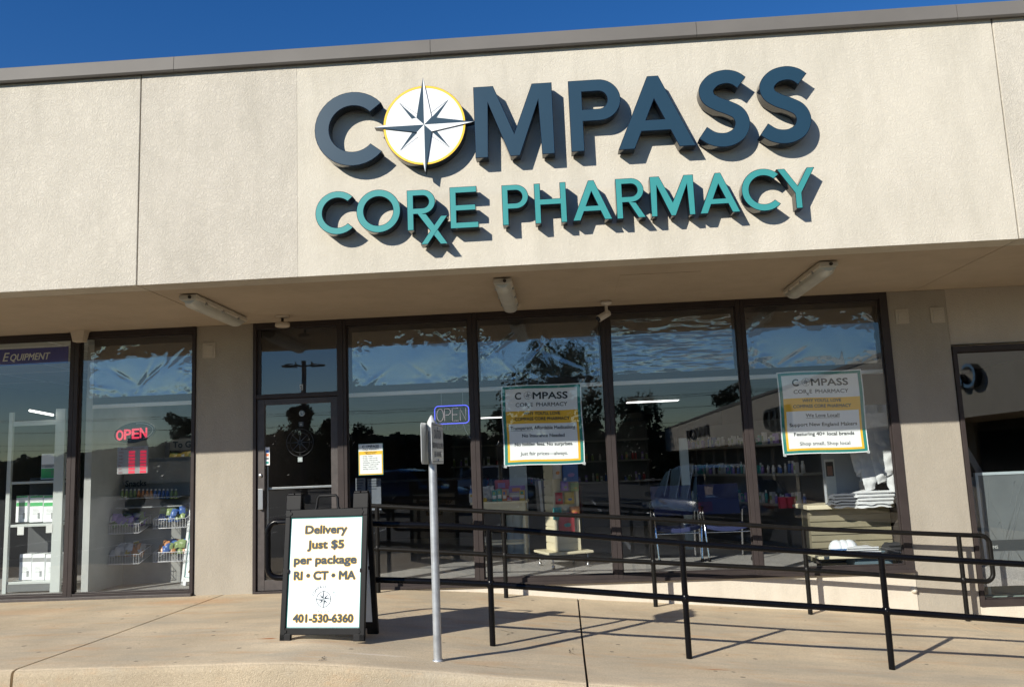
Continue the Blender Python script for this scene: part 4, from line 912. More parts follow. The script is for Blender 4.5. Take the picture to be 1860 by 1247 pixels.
MB().tube([(W*.3, .05, 2.17), (W*.85, -.1, 2.09)], .014, 10).build('light_tube', M_tube, t)
for u, v in ((38, 956), (90, 952)):
    x, z = P(u, v, Y0-.02); MB().box(x-xl-.04, x-xl+.04, -.024, -.021, z-.10, z).build('price_tag', M_lgt, t)
def carton(u0, u1, vb, vt, lab, kind, Y=Y0+.12, d=.2):
    x0, z0 = P(u0, vb, Y); x1, _ = P(u1, vb, Y); z1 = P(u0, vt, Y)[1]; W, H = x1-x0, z1-z0; hw = W/2
    t = thing('carton', lab, 'box', ((x0+x1)/2, Y, z0), 0, 'supply cartons on the display shelf'); MB().box(-hw, hw, 0, d, 0, H).build('box', M_paper, t, .002)
    m = MB(); g = 0
    if kind == 'g': quad(m, -hw+.003, hw-.003, H*.93, H*.99, -.001, 0); quad(m, -hw+.003, hw-.003, H*.60, H*.74, -.001, 0)
    elif kind == 'G': quad(m, -hw+.003, hw-.003, 0.01, H*.42, -.001, 0); quad(m, -hw+.003, hw-.003, H*.46, H*.58, -.001, 1)
    else: quad(m, -hw+.003, hw-.003, H*.70, H*.86, -.001, 1)
    for k in range(5): quad(m, -hw*.55, hw*(.3+.1*(k % 3)), H*(.5-.05*k), H*(.51-.05*k), -.0012, 2)
    for k in range(5): quad(m, hw*.25+.006*k, hw*.25+.006*k+.003, H*.12, H*.35, -.0013, 2)
    m.build('print', [M_grn, mat('grey_print', (.35, .36, .36), .5), M_inkg], t, fixn=False)
carton(74, 104, 870, 824, 'white and bright green carton alone on the top shelf of the display unit', 'G')
for (a, c, s) in ((28, 49, 'leftmost white carton with green bands on the middle shelf'), (53, 77, 'middle white carton with green bands on the middle shelf'), (78, 101, 'rightmost white carton with green bands on the middle shelf')): carton(a, c, 948, 900, s, 'g')
for (a, c, s) in ((34, 56, 'leftmost white carton with grey band on the bottom shelf'), (57, 80, 'middle white carton with grey band on the bottom shelf'), (82, 104, 'rightmost white carton with grey band on the bottom shelf')): carton(a, c, 1053, 1006, s, 'w')
# snack gondola
Yg = .82; gx0, _ = P(184, 900, Yg); gx1 = -4.0
t = thing('snack_rack', 'grey pegboard snack rack headed Snacks with sloping wire baskets', 'display rack', (gx0, Yg, .004)); W = gx1-gx0
ztop = P(190, 886, Yg)[1]
MB().box(0, .075, -.04, .02, 0, ztop).build('upright', mat('rack_upright', (.45, .48, .50), .5), t, .003)
MB().box(.075, W, .30, .33, 0, ztop+.35).build('pegboard', mat('pegboard', (.26, .265, .26), .7), t)
MB().box(.15, W*.75, .24, .28, ztop+.03, ztop+.30).build('header_board', mat('header_board', (.30, .31, .30), .6), t)
m = MB(); sx_, sz_ = P(247, 880, Yg+.24); txt(m, 'Snacks', sx_-gx0, sz_-.02, .075, .236, bold=.03); m.build('lettering', M_ink, t, fixn=False)
def basket(mb, x, z, w, d, h, tilt=.35):
    def q(a, b_, c_): y = -.02-b_*d+.28; return (x+a*w, y, z+c_*h-b_*tilt*d*.75+(0 if True else 0))
    for c_ in (0, 1):
        mb.tube([q(0, 0, c_), q(1, 0, c_), q(1, 1, c_), q(0, 1, c_)], .005, 5, closed=True)
    for i in range(13): a = i/12; mb.tube([q(a, 1, 0), q(a, 1, 1)], .003, 4); mb.tube([q(a, 0, 0), q(a, 1, 0)], .003, 4)
    for i in range(1, 8): b_ = i/8; mb.tube([q(0, b_, 0), q(0, b_, 1)], .002, 4); mb.tube([q(1, b_, 0), q(1, b_, 1)], .002, 4)
wire = mat('white_wire', (.62, .62, .64), .4)
packm = [rnd('pack_violet', (.25, .17, .42), .35), rnd('pack_white', (.5, .5, .5), .35), rnd('pack_green', (.22, .30, .12), .35), rnd('pack_orange', (.5, .22, .08), .35), rnd('pack_yellow', (.5, .36, .08), .35), rnd('pack_red', (.40, .06, .07), .35), rnd('pack_blue', (.05, .12, .35), .35), rnd('pack_teal', (.05, .25, .25), .35)]
def packet(mb, c, w, h, mi, rng, th=.03):
    a = rng.uniform(-.5, .5); ax = Vector((math.cos(a), rng.uniform(-.3, .3), math.sin(a)*.5)).normalized(); nn = Vector((rng.uniform(-.3, .3), -1, rng.uniform(.2, .8))).normalized(); up = ax.cross(nn)*-1
    c = Vector(c); V = []; F_ = []
    for i in range(4):
        for j in range(4):
            u, v = i/3-.5, j/3-.5; b_ = (1-abs(2*u)**2)*(1-abs(2*v)**2)
            V.append(c+ax*u*w+up*v*h+nn*b_*th)
    F_ = [(i*4+j, i*4+j+1, (i+1)*4+j+1, (i+1)*4+j) for i in range(3) for j in range(3)]
    mb.add(V, F_, mi, True)
rng = random.Random(3)
for i, (u, v, pal, lab) in enumerate(((200, 955, (0, 0, 1, 2), 'violet packets heaped in the upper wire basket of the snack rack'), (200, 1010, (1, 3, 1, 4), 'white and orange packets heaped in the lower wire basket of the snack rack'), (284, 945, (6, 6, 2), 'dark packets in the upper basket nearest the column'), (284, 1005, (3, 2, 6), 'dim packets in the lower basket nearest the column'))):
    x, z = P(u, v, Yg); m = MB(); basket(m, x-gx0, z-.004, .40, .34, .11); m.build('wire_basket', wire, t)
    m = MB()
    for k in range(46): packet(m, (x+.04+.32*rng.random(), Yg-.02+.24*rng.random()-.04, z+.02+.10*rng.random()), .075, .095, pal[k % len(pal)], rng)
    tag(m.build('snack_packets', packm, None, fixn=False), lab, 'snacks'); 
m = MB()
for k, (u0, u1, v) in enumerate(((212, 330, 905), (212, 330, 922))):
    x0, z = P(u0, v, Yg); x1 = P(u1, v, Yg)[0]; m.box(x0-gx0, x1-gx0, -.02+.02*k, .26, z-.015, z)
m.build('bottle_shelf', mat('clear_shelf', (.25, .27, .28), .25), t, .003)
for k in range(14):
    x, z = P(222+k*7.5, 905, Yg+.04); hcol = (2, 2, 2, 2, 3, 3, 3, 3, 6, 6, 6, 6, 2, 2)[k]
    m = MB(); m.lathe([(0, 0), (.020, 0), (.021, .06), (.012, .085), (.012, .10)], n=10, mi=hcol); m.lathe([(.013, .10), (.013, .118), (0, .118)], n=10, mi=1)
    m.build('drink_bottle', packm, None, loc=(x, Yg+.04, z)); o = bpy.context.scene.objects[-1] if False else None
for k, o in enumerate([o for o in COL.objects if o.name.startswith('drink_bottle')]): tag(o, ('first', 'second', 'third', 'fourth')[k % 4]+' '+('green', 'orange', 'dark blue', 'outer green')[k//4]+' capped bottle from the left under the Snacks header', 'bottle', 'bottles lined up under the Snacks header')
Yt = 1.7; x0, z0 = P(300, 860, Yt)
t = thing('snack_rack', 'dim shelf headed To Go with yellow bags, beside the column', 'display rack', (x0, Yt, .004)); xe = -4.0-x0
MB().box(0, .06, -.02, .03, 0, P(300, 797, Yt)[1]).build('upright', M_dshelf, t); MB().box(.06, xe, .28, .3, 0, P(300, 797, Yt)[1]+.02).build('back_panel', M_dshelf, t)
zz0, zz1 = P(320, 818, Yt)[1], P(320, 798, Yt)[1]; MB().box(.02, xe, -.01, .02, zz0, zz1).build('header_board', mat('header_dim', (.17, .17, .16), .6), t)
m = MB(); sx_, _ = P(335, 812, Yt-.01); txt(m, 'To Go', sx_-x0, zz0+.035, .085, -.014, bold=.03); m.build('lettering', M_ink, t, fixn=False)
for k in range(3): z = P(320, 850+k*55, Yt)[1]; MB().box(.04, xe, -.05, .3, z-.02, z).build('shelf', M_dshelf, t)
m = MB()
for k in range(14): packet(m, (x0+.12+.06*(k % 7), Yt-.04+.02*(k//7), P(320, 838, Yt)[1]+.02+.03*(k//7)), .12, .17, (4, 1, 4, 2)[k % 4], rng)
tag(m.build('snack_bags', packm, None, fixn=False), 'yellow and white snack bags on the shelf under the To Go header', 'snacks')
t = aframe((-4.27, .74, .004), R(-28), 'white sandwich board inside the left shop, half hidden by the taupe column', [('Ostomy', .62, .062, .42), ('401-530-6360', .138, .058, .490)], fr=mat('white_plastic', (.7, .72, .73), .4))
x, z = P(204, 830, 1.6); MB_ = MB().box(-.09, .09, 0, .02, 0, .55); o = MB_.build('notice_board', M_brown, None, loc=(x, 2.2, z-.2)); tag(o, 'narrow brown board on the wall behind the hours board', 'notice board')
# ------------------------------------------------------------------ pharmacy interior
def ceiling_lamp(u0, u1, v, Y, lab):
    x0, z = P(u0, v, Y); x1 = P(u1, v, Y)[0]
    t = thing('ceiling_light', lab, 'light', ((x0+x1)/2, Y, 2.36), 0, 'ceiling lights in the pharmacy'); hw = (x1-x0)/2
    MB().box(-hw, hw, -.15, .15, -.07, -.001).build('housing', M_trim, t); MB().box(-hw+.02, hw-.02, -.13, .13, -.078, -.0705).build('tube_panel', M_tube, t)
ceiling_lamp(1135, 1232, 702, 5.6, 'lit ceiling strip seen above the two blue chairs')
ceiling_lamp(868, 912, 741, 8.4, 'lit ceiling strip nearest the street, left of the Transparent Affordable poster')
ceiling_lamp(880, 913, 752, 9.6, 'lit ceiling strip farthest back, left of the Transparent Affordable poster')
for (lx, ly, ln, lab) in ((-2.6, 1.3, .55, 'added unseen fill strip inside above the opening hours notice'), (-.2, 1.3, .55, 'added unseen fill strip inside above the gift table'), (1.25, 1.3, .55, 'added unseen fill strip inside above the nearer blue chair'), (2.9, 1.3, .5, 'added unseen fill strip inside above the folded shirts'), (-4.75, 1.3, .5, 'added unseen fill strip inside above the snack rack')):  # extra strips out of view behind the bulkhead, added to brighten the interior
    t = thing('ceiling_light', lab, 'light', (lx, ly, 2.36), 0, 'ceiling lights in the pharmacy'); MB().box(-ln, ln, -.15, .15, -.07, -.001).build('housing', M_trim, t); MB().box(-ln+.02, ln-.02, -.13, .13, -.078, -.0705).build('tube_panel', M_tube, t)
# gift table
Yt = 2.0; x0 = P(857, 1000, Yt)[0]; x1 = P(962, 1000, Yt)[0]; zt = P(900, 911, Yt)[1]
t = thing('gift_table', 'cream table with turned legs and a low stretcher behind the window', 'table', ((x0+x1)/2, Yt+.25, .004)); hw = (x1-x0)/2
MB().box(-hw, hw, -.27, .27, zt-.03, zt).build('tabletop', M_cream, t, .004); MB().box(-hw+.03, hw-.03, -.25, .25, zt-.14, zt-.03).build('apron', M_cream, t, .003)
pr = [(0, 0), (.013, .002), (.024, .12), (.027, .20), (.018, .215), (.026, .235), (.026, .27), (.016, .285), (.024, .33), (.028, zt-.24), (.018, zt-.225), (.03, zt-.20), (.03, zt-.14)]
for sx in (-1, 1):
    for sy in (-1, 1): MB().lathe(pr, (sx*(hw-.05), sy*.22, 0), 14).build('leg', M_cream, t)
MB().box(-hw+.04, hw-.04, -.23, -.20, .235, .262).build('stretcher', M_cream, t); MB().box(-hw+.04, hw-.04, .20, .23, .235, .262).build('stretcher', M_cream, t)
def product(name, lab, cat, loc, build, mats, group=None, rotz=0):
    m = MB(); build(m); o = m.build(name, mats, None, loc=loc, rotz=rotz); tag(o, lab, cat, group); return o
px = (x0+x1)/2
def gift(dx, dy, w, h, mi, lab, kind='box'):
    def bld(m):
        if kind == 'box': m.box(-w/2, w/2, -.04, .04, 0, h, mi); m.box(-w/2+.006, w/2-.006, -.0415, -.040, h*.25, h*.55, 1); m.box(-w*.3, w*.2, -.0425, -.0415, h*.62, h*.86, (mi+3) % 8)
        elif kind == 'bottle': m.lathe([(0, 0), (w/2, 0), (w/2, h*.65), (w*.18, h*.8), (w*.18, h)], n=12, mi=mi); m.lathe([(w*.22, h*.86), (w*.22, h*1.02), (0, h*1.02)], n=12, mi=1)
        elif kind == 'bag': m.grid(lambda i, j: ((i-.5)*w*(1-.2*j)+.01*math.sin(j*20+dx*50), -.04+.02*math.sin(i*9+j*7), j*h), 8, 8, mi); m.grid(lambda i, j: ((i-.5)*w*(1-.2*j), .04-.03*j, j*h), 4, 4, mi)
    product('gift_'+kind, lab, kind, (px+dx, Yt+.25+dy, zt), bld, packm)
cols = [(5, 'red'), (7, 'teal'), (1, 'white'), (3, 'orange'), (0, 'violet'), (6, 'blue'), (4, 'yellow'), (2, 'green')]
gl_ = [(-.37, -.12, .07, .12, 1, 'small white carton at the left end of the gift table', 'box'), (-.29, -.15, .06, .08, 0, 'low violet carton near the left end of the gift table', 'box'), (-.24, 0, .14, .20, 1, 'clear crinkled gift bag standing behind the low violet carton', 'bag'), (-.13, -.02, .12, .21, 1, 'clear crinkled gift bag at the middle of the gift table', 'bag'),
       (-.06, -.17, .06, .15, 7, 'tall teal carton in front of the display card on the gift table', 'box'), (.01, -.17, .06, .17, 7, 'taller dark teal carton with a white label on the gift table', 'box'), (.075, -.17, .055, .15, 3, 'orange carton beside the teal cartons on the gift table', 'box'), (.03, .12, .20, .28, 5, 'red and teal display card rising behind the cartons on the gift table', 'box'),
       (.14, -.20, .07, .05, 5, 'small red carton at the front edge of the gift table', 'box'), (.24, -.06, .22, .20, 0, 'lilac gift pack with gold print at the right end of the gift table', 'box'), (.31, -.13, .07, .14, 4, 'round topped gold carton at the right end of the gift table', 'box'), (-.40, .05, .05, .22, 6, 'dark bottle with white cap behind the mullion on the gift table', 'bottle'), (-.19, -.2, .06, .07, 4, 'small brown jar at the front of the gift table', 'bottle')]
for g in gl_: gift(*g)
# pale boards beside the table
for (u0, u1, vb, vt, Y, lab) in ((923, 934, 1025, 935, 2.75, 'narrow pale blue grey board standing behind the gift table'), (931, 963, 1012, 840, 2.8, 'tall pale blue grey panel standing behind the gift table'), (1240, 1256, 905, 795, 2.9, 'tall pale square post behind the two blue chairs')):
    x0, z0 = P(u0, vb, Y); x1 = P(u1, vb, Y)[0]; z1 = P(u0, vt, Y)[1]
    o = MB().box(0, x1-x0, 0, .05, 0, z1-.006).build('pale_board' if u0 < 1000 else 'square_post', M_pale, None, .004, loc=(x0, Y, .004)); tag(o, lab, 'panel' if u0 < 1000 else 'post')
# slatwall tower
Yw = 1.25; xa, za = P(1000, 1000, Yw); t = thing('slatwall_stand', 'cream slatwall stand hung with packets standing behind the railings', 'display stand', (P(1023, 1000, Yw)[0], Yw+.18, .004), R(22))
zt2 = P(1020, 826, Yw)[1]; m = MB()
nsl = 12; hb = .20
for k in range(nsl):
    z0 = hb+(zt2-hb)*k/nsl; z1 = hb+(zt2-hb)*(k+1)/nsl-.012; m.box(-.16, .16, -.16, .16, z0, z1)
m.box(-.15, .15, -.15, .15, hb, zt2)
m.build('slatwall', M_cream, t); MB().box(-.29, .29, -.29, .29, hb-.035, hb-.003).build('base_board', M_cream, t, .01)
for sx in (-1, 1): 
    for sy in (-1, 1): MB().lathe([(0, 0), (.022, 0), (.022, .04), (.008, .05), (.008, hb-.03)], (sx*.23, sy*.23, 0), 10).build('caster', M_steel, t)
MB().box(-.17, -.13, -.175, -.160, hb, zt2).build('edge_trim', M_cream, t); MB().box(.13, .17, -.175, -.160, hb, zt2).build('edge_trim', M_cream, t)
tx, ty = t.location.x, t.location.y
def onst(a, b_, z):
    z = 1.258+(z-1.258)*.99      # a across, b_ out of the front or side face
    c, s = math.cos(R(22)), math.sin(R(22)); return (tx+a*c-b_*s, ty+a*s+b_*c, z)
hang = [(-.11, -.20, 1.08, .11, .20, 1, 'white and blue hanging packet at the top of the slatwall stand'), (.06, -.22, 1.04, .20, .22, 6, 'large blue hanging bag at the top of the slatwall stand'), (-.10, -.20, .77, .09, .14, 5, 'row of brown tubes on the middle of the slatwall stand'), (.04, -.20, .77, .12, .14, 4, 'mustard tubes on the middle of the slatwall stand'),
        (-.13, -.21, .58, .10, .15, 7, 'teal hanging packet low on the near edge of the slatwall stand'), (.10, -.21, .60, .12, .13, 3, 'orange hanging packet above the red and blue one on the slatwall stand'), (-.02, -.21, .93, .09, .12, 0, 'small lilac hanging packet between the blue bag and the brown tubes'), (.11, -.22, .92, .10, .10, 2, 'small green hanging packet above the mustard tubes'),
        (-.02, -.22, .42, .20, .24, 5, 'red and blue hanging packet at the lower front of the slatwall stand')]
for a, b_, z, w_, h_, mi, lab in hang:
    def bld(m, w_=w_, h_=h_, mi=mi):
        for q in range(3): m.grid(lambda i, j: ((i-.5)*w_, -.02*math.sin(math.pi*i)*math.sin(math.pi*j)+q*.02, j*h_), 6, 6, mi); m.grid(lambda i, j: ((i-.5)*w_*.7, -.024*math.sin(math.pi*i)*math.sin(math.pi*j)+q*.02-.002, h_*(.2+j*.4)), 4, 4, (mi+2) % 8)
    product('hanging_packet', lab, 'packet', onst(a, b_, z), bld, packm, rotz=R(22))
for k, (a, z, w_, h_, mi, lab) in enumerate(((-.08, 1.06, .16, .20, 3, 'pink and tan hanging packets at the upper side of the slatwall stand'), (0, .60, .22, .38, 1, 'tall clear hanging packet on the side of the slatwall stand'), (0, .33, .24, .24, 6, 'blue hanging packets at the lower side of the slatwall stand'))):
    def bld(m, w_=w_, h_=h_, mi=mi):
        for q in range(4): m.grid(lambda i, j: ((i-.5)*w_*.9, -.02*math.sin(math.pi*i)-q*.02, j*h_), 6, 6, mi if q % 2 else (mi+4) % 8)
    product('hanging_packet', lab, 'packet', onst(.19, -a, z), bld, packm, rotz=R(22+90))
# clothes rail pieces behind
x, z = P(975, 900, 2.1)
product('striped_cloth', 'grey and white striped cloth hanging beside the slatwall stand', 'cloth', (x, 2.1, z-.25), lambda m: [m.grid(lambda i, j, q=q: (q*.045+i*.04-.02*j, .015*math.sin(i*3+q), j*.45), 3, 6, q % 2) for q in range(5)], [mat('cloth_grey', (.16, .16, .16), .9), mat('cloth_white', (.5, .5, .5), .9)])
# waiting chairs
def wchair(u, lab):
    x, z = P(u, 1000, 1.35); t = thing('waiting_chair', lab, 'chair', (x, 1.65, .004), 0, 'blue waiting chairs by the window')
    def seat(i, j): a = i-.5; b_ = j-.5; return (a*.50, b_*.46, .44-.035*math.cos(a*math.pi)+.02*abs(b_)*2)
    m = MB(); m.grid(seat, 12, 10); m.grid(lambda i, j: (lambda p: (p[0], p[1], p[2]-.045-.01*math.cos((i-.5)*math.pi)))(seat(i, j)), 12, 10)
    m.grid(lambda i, j: ((i-.5)*.5, -.23, .44-.035*math.cos((i-.5)*math.pi)+.02-(.045+.01*math.cos((i-.5)*math.pi))*j), 12, 1); m.build('seat', M_blue, t)
    m = MB(); m.grid(lambda i, j: ((i-.5)*.48, .24+.03*j+.05*(1-math.cos((i-.5)*2)), .56+.40*j), 10, 8); m.grid(lambda i, j: ((i-.5)*.48, .28+.03*j+.05*(1-math.cos((i-.5)*2)), .56+.40*j), 10, 8); m.build('backrest', M_blue, t)
    for s in (-1, 1):
        MB().tube([(s*.24, -.30, .01), (s*.255, -.27, .30), (s*.265, -.22, .60), (s*.265, -.14, .655), (s*.265, .10, .66), (s*.26, .24, .62), (s*.25, .29, .30), (s*.245, .33, .01)], .0125, 10).build('leg', M_chrome, t)
        MB().lathe([(0, 0), (.017, 0), (.019, .03), (.0135, .05)], (s*.24, -.30, 0), 10).build('foot_cap', M_blk, t)
        MB().box(s*.265-.022, s*.265+.022, -.16, .14, .665, .69).build('armrest', M_blk, t, .006)
    MB().tube([(-.25, -.20, .36), (.25, -.20, .36)], .008, 8).build('cross_bar', M_chrome, t)
    t.scale = (1.09, 1.0, .96)
    return t
c1 = wchair(1236, 'blue padded waiting chair with chrome legs, nearest the slatwall stand'); xq = P(1327, 1000, 1.35)[0]
c2 = dup(c1, (xq, 1.65, .004), 0, 'blue padded waiting chair with chrome legs, nearest the shelves of bottles')
# bottle shelving on the right
def shelving(xa, ya, xb, yb, zs_, lab, mt, n=20, h=.13, name='wall_shelving', pal=(1, 1, 6, 7, 1, 0), dens=1):
    L = math.hypot(xb-xa, yb-ya); rot = math.atan2(yb-ya, xb-xa)
    t = thing(name, lab, 'shelving', (xa, ya, .004), rot)
    MB().box(0, L, .36, .40, 0, max(zs_)+.35).build('back_panel', mt, t)
    for s in (0, L/2, L-.03): MB().box(s, s+.03, .3, .36, 0, max(zs_)+.35).build('upright', mt, t)
    rg = random.Random(int(L*100))
    for z in zs_:
        MB().box(0, L, 0, .36, z-.03, z).build('shelf', mat('shelf_edge', (.22, .22, .20), .5), t)
    return t, L, rot
def stock(xa, ya, rot, L, zs_, pal, labf, kind='bottle', step=.075):
    rg = random.Random(int(xa*77+len(zs_))); groups = []
    for zi, z in enumerate(zs_):
        k = 0; s = .05
        while s < L-.06:
            w_ = rg.uniform(.035, .06); h_ = rg.uniform(.09, .17); mi = rg.choice(pal); c, sn = math.cos(rot), math.sin(rot); d = rg.uniform(.04, .10)
            m = MB()
            if rg.random() < .6: m.lathe([(0, 0), (w_/2, 0), (w_/2, h_*.7), (w_*.25, h_*.8), (w_*.25, h_)], n=8, mi=mi); m.lathe([(w_*.3, h_*.82), (w_*.3, h_*1.03), (0, h_*1.03)], n=8, mi=1)
            else: m.box(-w_/2, w_/2, -.03, .03, 0, h_, mi); m.box(-w_/2+.004, w_/2-.004, -.0315, -.03, h_*.3, h_*.7, (mi+1) % 8)
            o = m.build(kind, packm, None, loc=(xa+c*s-sn*d, ya+sn*s+c*d, z+.004), rotz=rot); nth = lambda q: str(q)+('th' if 10 < q % 100 < 14 else {1: 'st', 2: 'nd', 3: 'rd'}.get(q % 10, 'th')); k += 1
            tag(o, ['violet', 'white', 'green', 'orange', 'yellow', 'red', 'blue', 'teal'][mi]+' '+labf[zi]+', '+nth(k)+' from its left end', 'product', labf[zi]+' row'); s += w_+rg.uniform(.006, step)
zsR = [.62, 1.02, 1.42]
xa, ya, xb, yb = 1.9, 4.6, 3.05, 1.7
t, L, rot = shelving(xa, ya, xb, yb, zsR, 'long dim shelving of bottles running back from behind the We Love Local poster', M_dshelf)
stock(xa, ya, rot, L, zsR, (1, 1, 6, 7, 1, 0), ['product on the lowest row of the long shelving', 'product on the middle row of the long shelving', 'product on the top row of the long shelving'], 'product')
zsB = [.5, .9, 1.3, 1.7]
t, L, rot = shelving(-2.2, 7.4, 1.7, 7.4, zsB[:], 'dark wall shelving far back with Herbal Supplements and Vitamins headers', M_dshelf)
m = MB(); MB().box(0.1, L-.1, -.02, 0, 1.95, 2.2).build('header_board', mat('header_dark', (.07, .065, .06), .6), t)
txt(m, 'Herbal Supplements', P(1117, 790, 7.38)[0]+2.2, 2.03, .10, -.024, bold=.02); txt(m, 'Vitamins', 3.35, 2.03, .10, -.024, bold=.02); m.build('lettering', M_ink, t, fixn=False)
stock(-2.2, 7.4, 0, L, zsB[1:3], (1, 6, 5, 2, 0), ['product on the lower row of the far wall shelving', 'product on the upper row of the far wall shelving'], 'product', .12)
t = thing('service_counter', 'dark service counter far back headed DROP OFF', 'counter', (-2.9, 6.5, .004)); MB().box(-.7, 1.4, 0, .6, 0, 1.05).build('counter', M_darkin, t, .005); MB().box(-.75, 1.45, -.05, .65, 1.05, 1.09).build('countertop', M_dshelf, t)
m = MB(); x0_, z0_ = P(815, 775, 6.5); MB().box(-.7, 1.4, .02, .05, 2.0, 2.3).build('header_board', M_darkin, t); txt(m, 'DROP OFF', x0_+2.9, z0_-.06, .15, .015, bold=.01); m.build('lettering', mat('dim_letters', (.16, .17, .17), .5), t, fixn=False)
for (u0, u1, vb, vt, Y, lab) in ((646, 664, 892, 868, .30, 'dim grey sheet of paper below the opening hours notice, nearest the door'), (668, 692, 894, 869, .22, 'dim blue grey sheet of paper below the opening hours notice')):
    x0, z0 = P(u0, vb, Y); x1 = P(u1, vb, Y)[0]; z1 = P(u0, vt, Y)[1]; m = MB(); m.box(x0, x1, Y, Y+.002, z0-.2, z1); 
    for k in range(4): m.box(x0+.01, x1-.02-.01*k, Y-.001, Y, z1-.03-.03*k, z1-.022-.03*k, 1)
    tag(m.build('paper_notice', [mat('dim_paper', (.13, .15, .18), .7), M_ink]), lab, 'notice')
# clothing corner
Yc = .62; x0, z0 = P(1530, 912, Yc)
t = thing('slatwall_counter', 'cream slatwall counter in the corner of the right window piled with shirts', 'counter', (3.60, .40, .004), 0)
zc = P(1590, 915, .5)[1]-.004
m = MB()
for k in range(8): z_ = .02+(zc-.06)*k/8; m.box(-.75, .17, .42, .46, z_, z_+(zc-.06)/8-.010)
m.box(-.74, .16, .44, .80, .02, zc-.05); m.build('slatwall', mat('shaded_laminate', (.25, .225, .155), .5), t)  # shade on the counter front is put into this darker laminate colour
for k in range(8): z_ = .02+(zc-.06)*k/8; MB().box(.17, .19, -.22, .42, z_, z_+(zc-.06)/8-.010).build('side_slat', M_cream, t) if k == 99 else None
MB().box(-.80, .19, .30, .82, zc-.05, zc).build('countertop', M_cream, t, .006)
z2 = P(1560, 1005, .30)[1]; t2 = thing('low_table', 'low cream shelf under the corner counter carrying caps and folded shirts', 'shelf', (3.15, .35, .004)); MB().box(-.42, .60, -.20, .40, z2-.035, z2-.004).build('tabletop', M_cream, t2, .005)
for sx in (-.36, .52): MB().box(sx, sx+.04, .1, .14, 0, z2-.035).build('leg', M_darkin, t2)
def pile(x, y, z, w_, d_, h_, n, mi, lab, mats, seed=0, name='folded_shirts'):
    m = MB(); rg = random.Random(seed)
    for k in range(n):
        hh = h_/n; z_ = z+hh*k; ox, oy = rg.uniform(-.02, .02), rg.uniform(-.02, .02); kk = rg.random()*9
        m.grid(lambda i, j: (x+ox+(i-.5)*w_, y+oy+(j-.5)*d_, z_+hh*(.75+.5*noise.noise(Vector((i*4+kk, j*4, kk))))-hh*1.6*(max(abs(2*i-1), abs(2*j-1))**6)), 12, 12, mi)
        m.grid(lambda i, j: (x+ox+(i-.5)*w_, y+oy-(d_/2)-.012*math.sin(math.pi*j), z_+hh*(j)*.8), 12, 4, mi)
    return tag(m.build(name, mats, None, fixn=False), lab, 'clothes')
cm = [M_cloth, M_dcloth, rnd('cloth_slate', (.10, .11, .13), .9)]
pile(3.50, .58, zc+.004, .40, .28, .16, 4, 0, 'pale grey shirts heaped on the corner counter below the hanging sleeves', cm, 1)
pile(3.22, .66, zc+.004, .34, .26, .13, 4, 2, 'slate coloured shirts folded on the corner counter beside the pale heap', cm, 2)
pile(3.22, .27, z2, .34, .24, .09, 4, 0, 'pale grey shirts folded on the low shelf', cm, 3)
pile(3.58, .27, z2, .24, .26, .12, 3, 1, 'black shirts folded on the low shelf in the window corner', cm, 4)
pile(2.98, .36, z2, .26, .2, .05, 2, 1, 'dark folded shirts on the low shelf under the caps', cm, 5)
def capb(m):
    m.grid(lambda i, j: (.085*math.cos(2*math.pi*i)*math.cos(j*1.5), .095*math.sin(2*math.pi*i)*math.cos(j*1.5), .10*math.sin(j*1.5)), 20, 6, 0); m.grid(lambda i, j: (.085*(1+.0*j)*math.cos(math.pi+math.pi*i)*1, -.03-.09*math.sin(math.pi*i)-.05*j*math.sin(math.pi*i), .006+.008*math.sin(math.pi*i)-.012*j), 12, 3, 1)
for k, x_ in enumerate((2.98, 3.05, 3.12)): product('cap', ('white cap with blue brim, leftmost on the low shelf', 'white cap with blue brim, middle on the low shelf', 'white cap with blue brim, rightmost on the low shelf')[k], 'cap', (x_, .33, z2+.055), capb, [mat('cap_white', (.72, .76, .8), .8), rnd('cap_blue', (.04, .14, .35), .8)], 'caps on the low shelf')
x, z = P(1610, 870, .5)
def hoodie(m):
    def body(a0, a1, z0_, z1_, xw, yo, ph): m.grid(lambda i, j: (a0+(a1-a0)*i+.02*math.sin(j*5+ph), yo+.035*math.sin(i*16+ph+j*2)-.03*math.sin(math.pi*i), z0_+(z1_-z0_)*j+.02*math.sin(i*8+ph)*(1-j)), 22, 16, 0)
    body(-.28, .20, -.02, .85, 0, 0, .3)
    for (xa_, xb_, zb_, yo, ph) in ((-.29, -.10, -.10, -.07, 1), (-.15, .02, -.03, -.10, 2), (-.02, .13, -.16, -.09, 4), (.08, .22, -.07, -.06, 6), (-.36, -.20, .06, -.05, 3), (-.09, .10, .05, -.12, 8)):
        m.grid(lambda i, j: ((xa_+xb_)/2+(xb_-xa_)*.5*math.cos(math.pi*2*i)*(.72+.5*min(j*2.2, 1)-.12*(j < .06))+.03*math.sin(j*4+ph)*j, yo+.030*math.sin(2*math.pi*i)+.022*noise.noise(Vector((i*5, j*9, ph)))+.01*math.sin(j*30+ph)*(j < .12), zb_+(.75-zb_)*j+.02*math.sin(i*6+ph)*(1-j)), 26, 40, 0)
product('hanging_hoodies', 'pale grey hooded tops hanging with sleeves down in the right window corner', 'hoodie', (x, .55, z), hoodie, [M_cloth])
x, z = P(1520, 900, .9); t = thing('photo_board', 'white board with a framed portrait and leaflet behind the We Love Local poster', 'display board', (x, .95, z-.22)); MB().box(-.12, .34, 0, .02, 0, .75).build('board', mat('board_dim', (.35, .38, .42), .5), t)
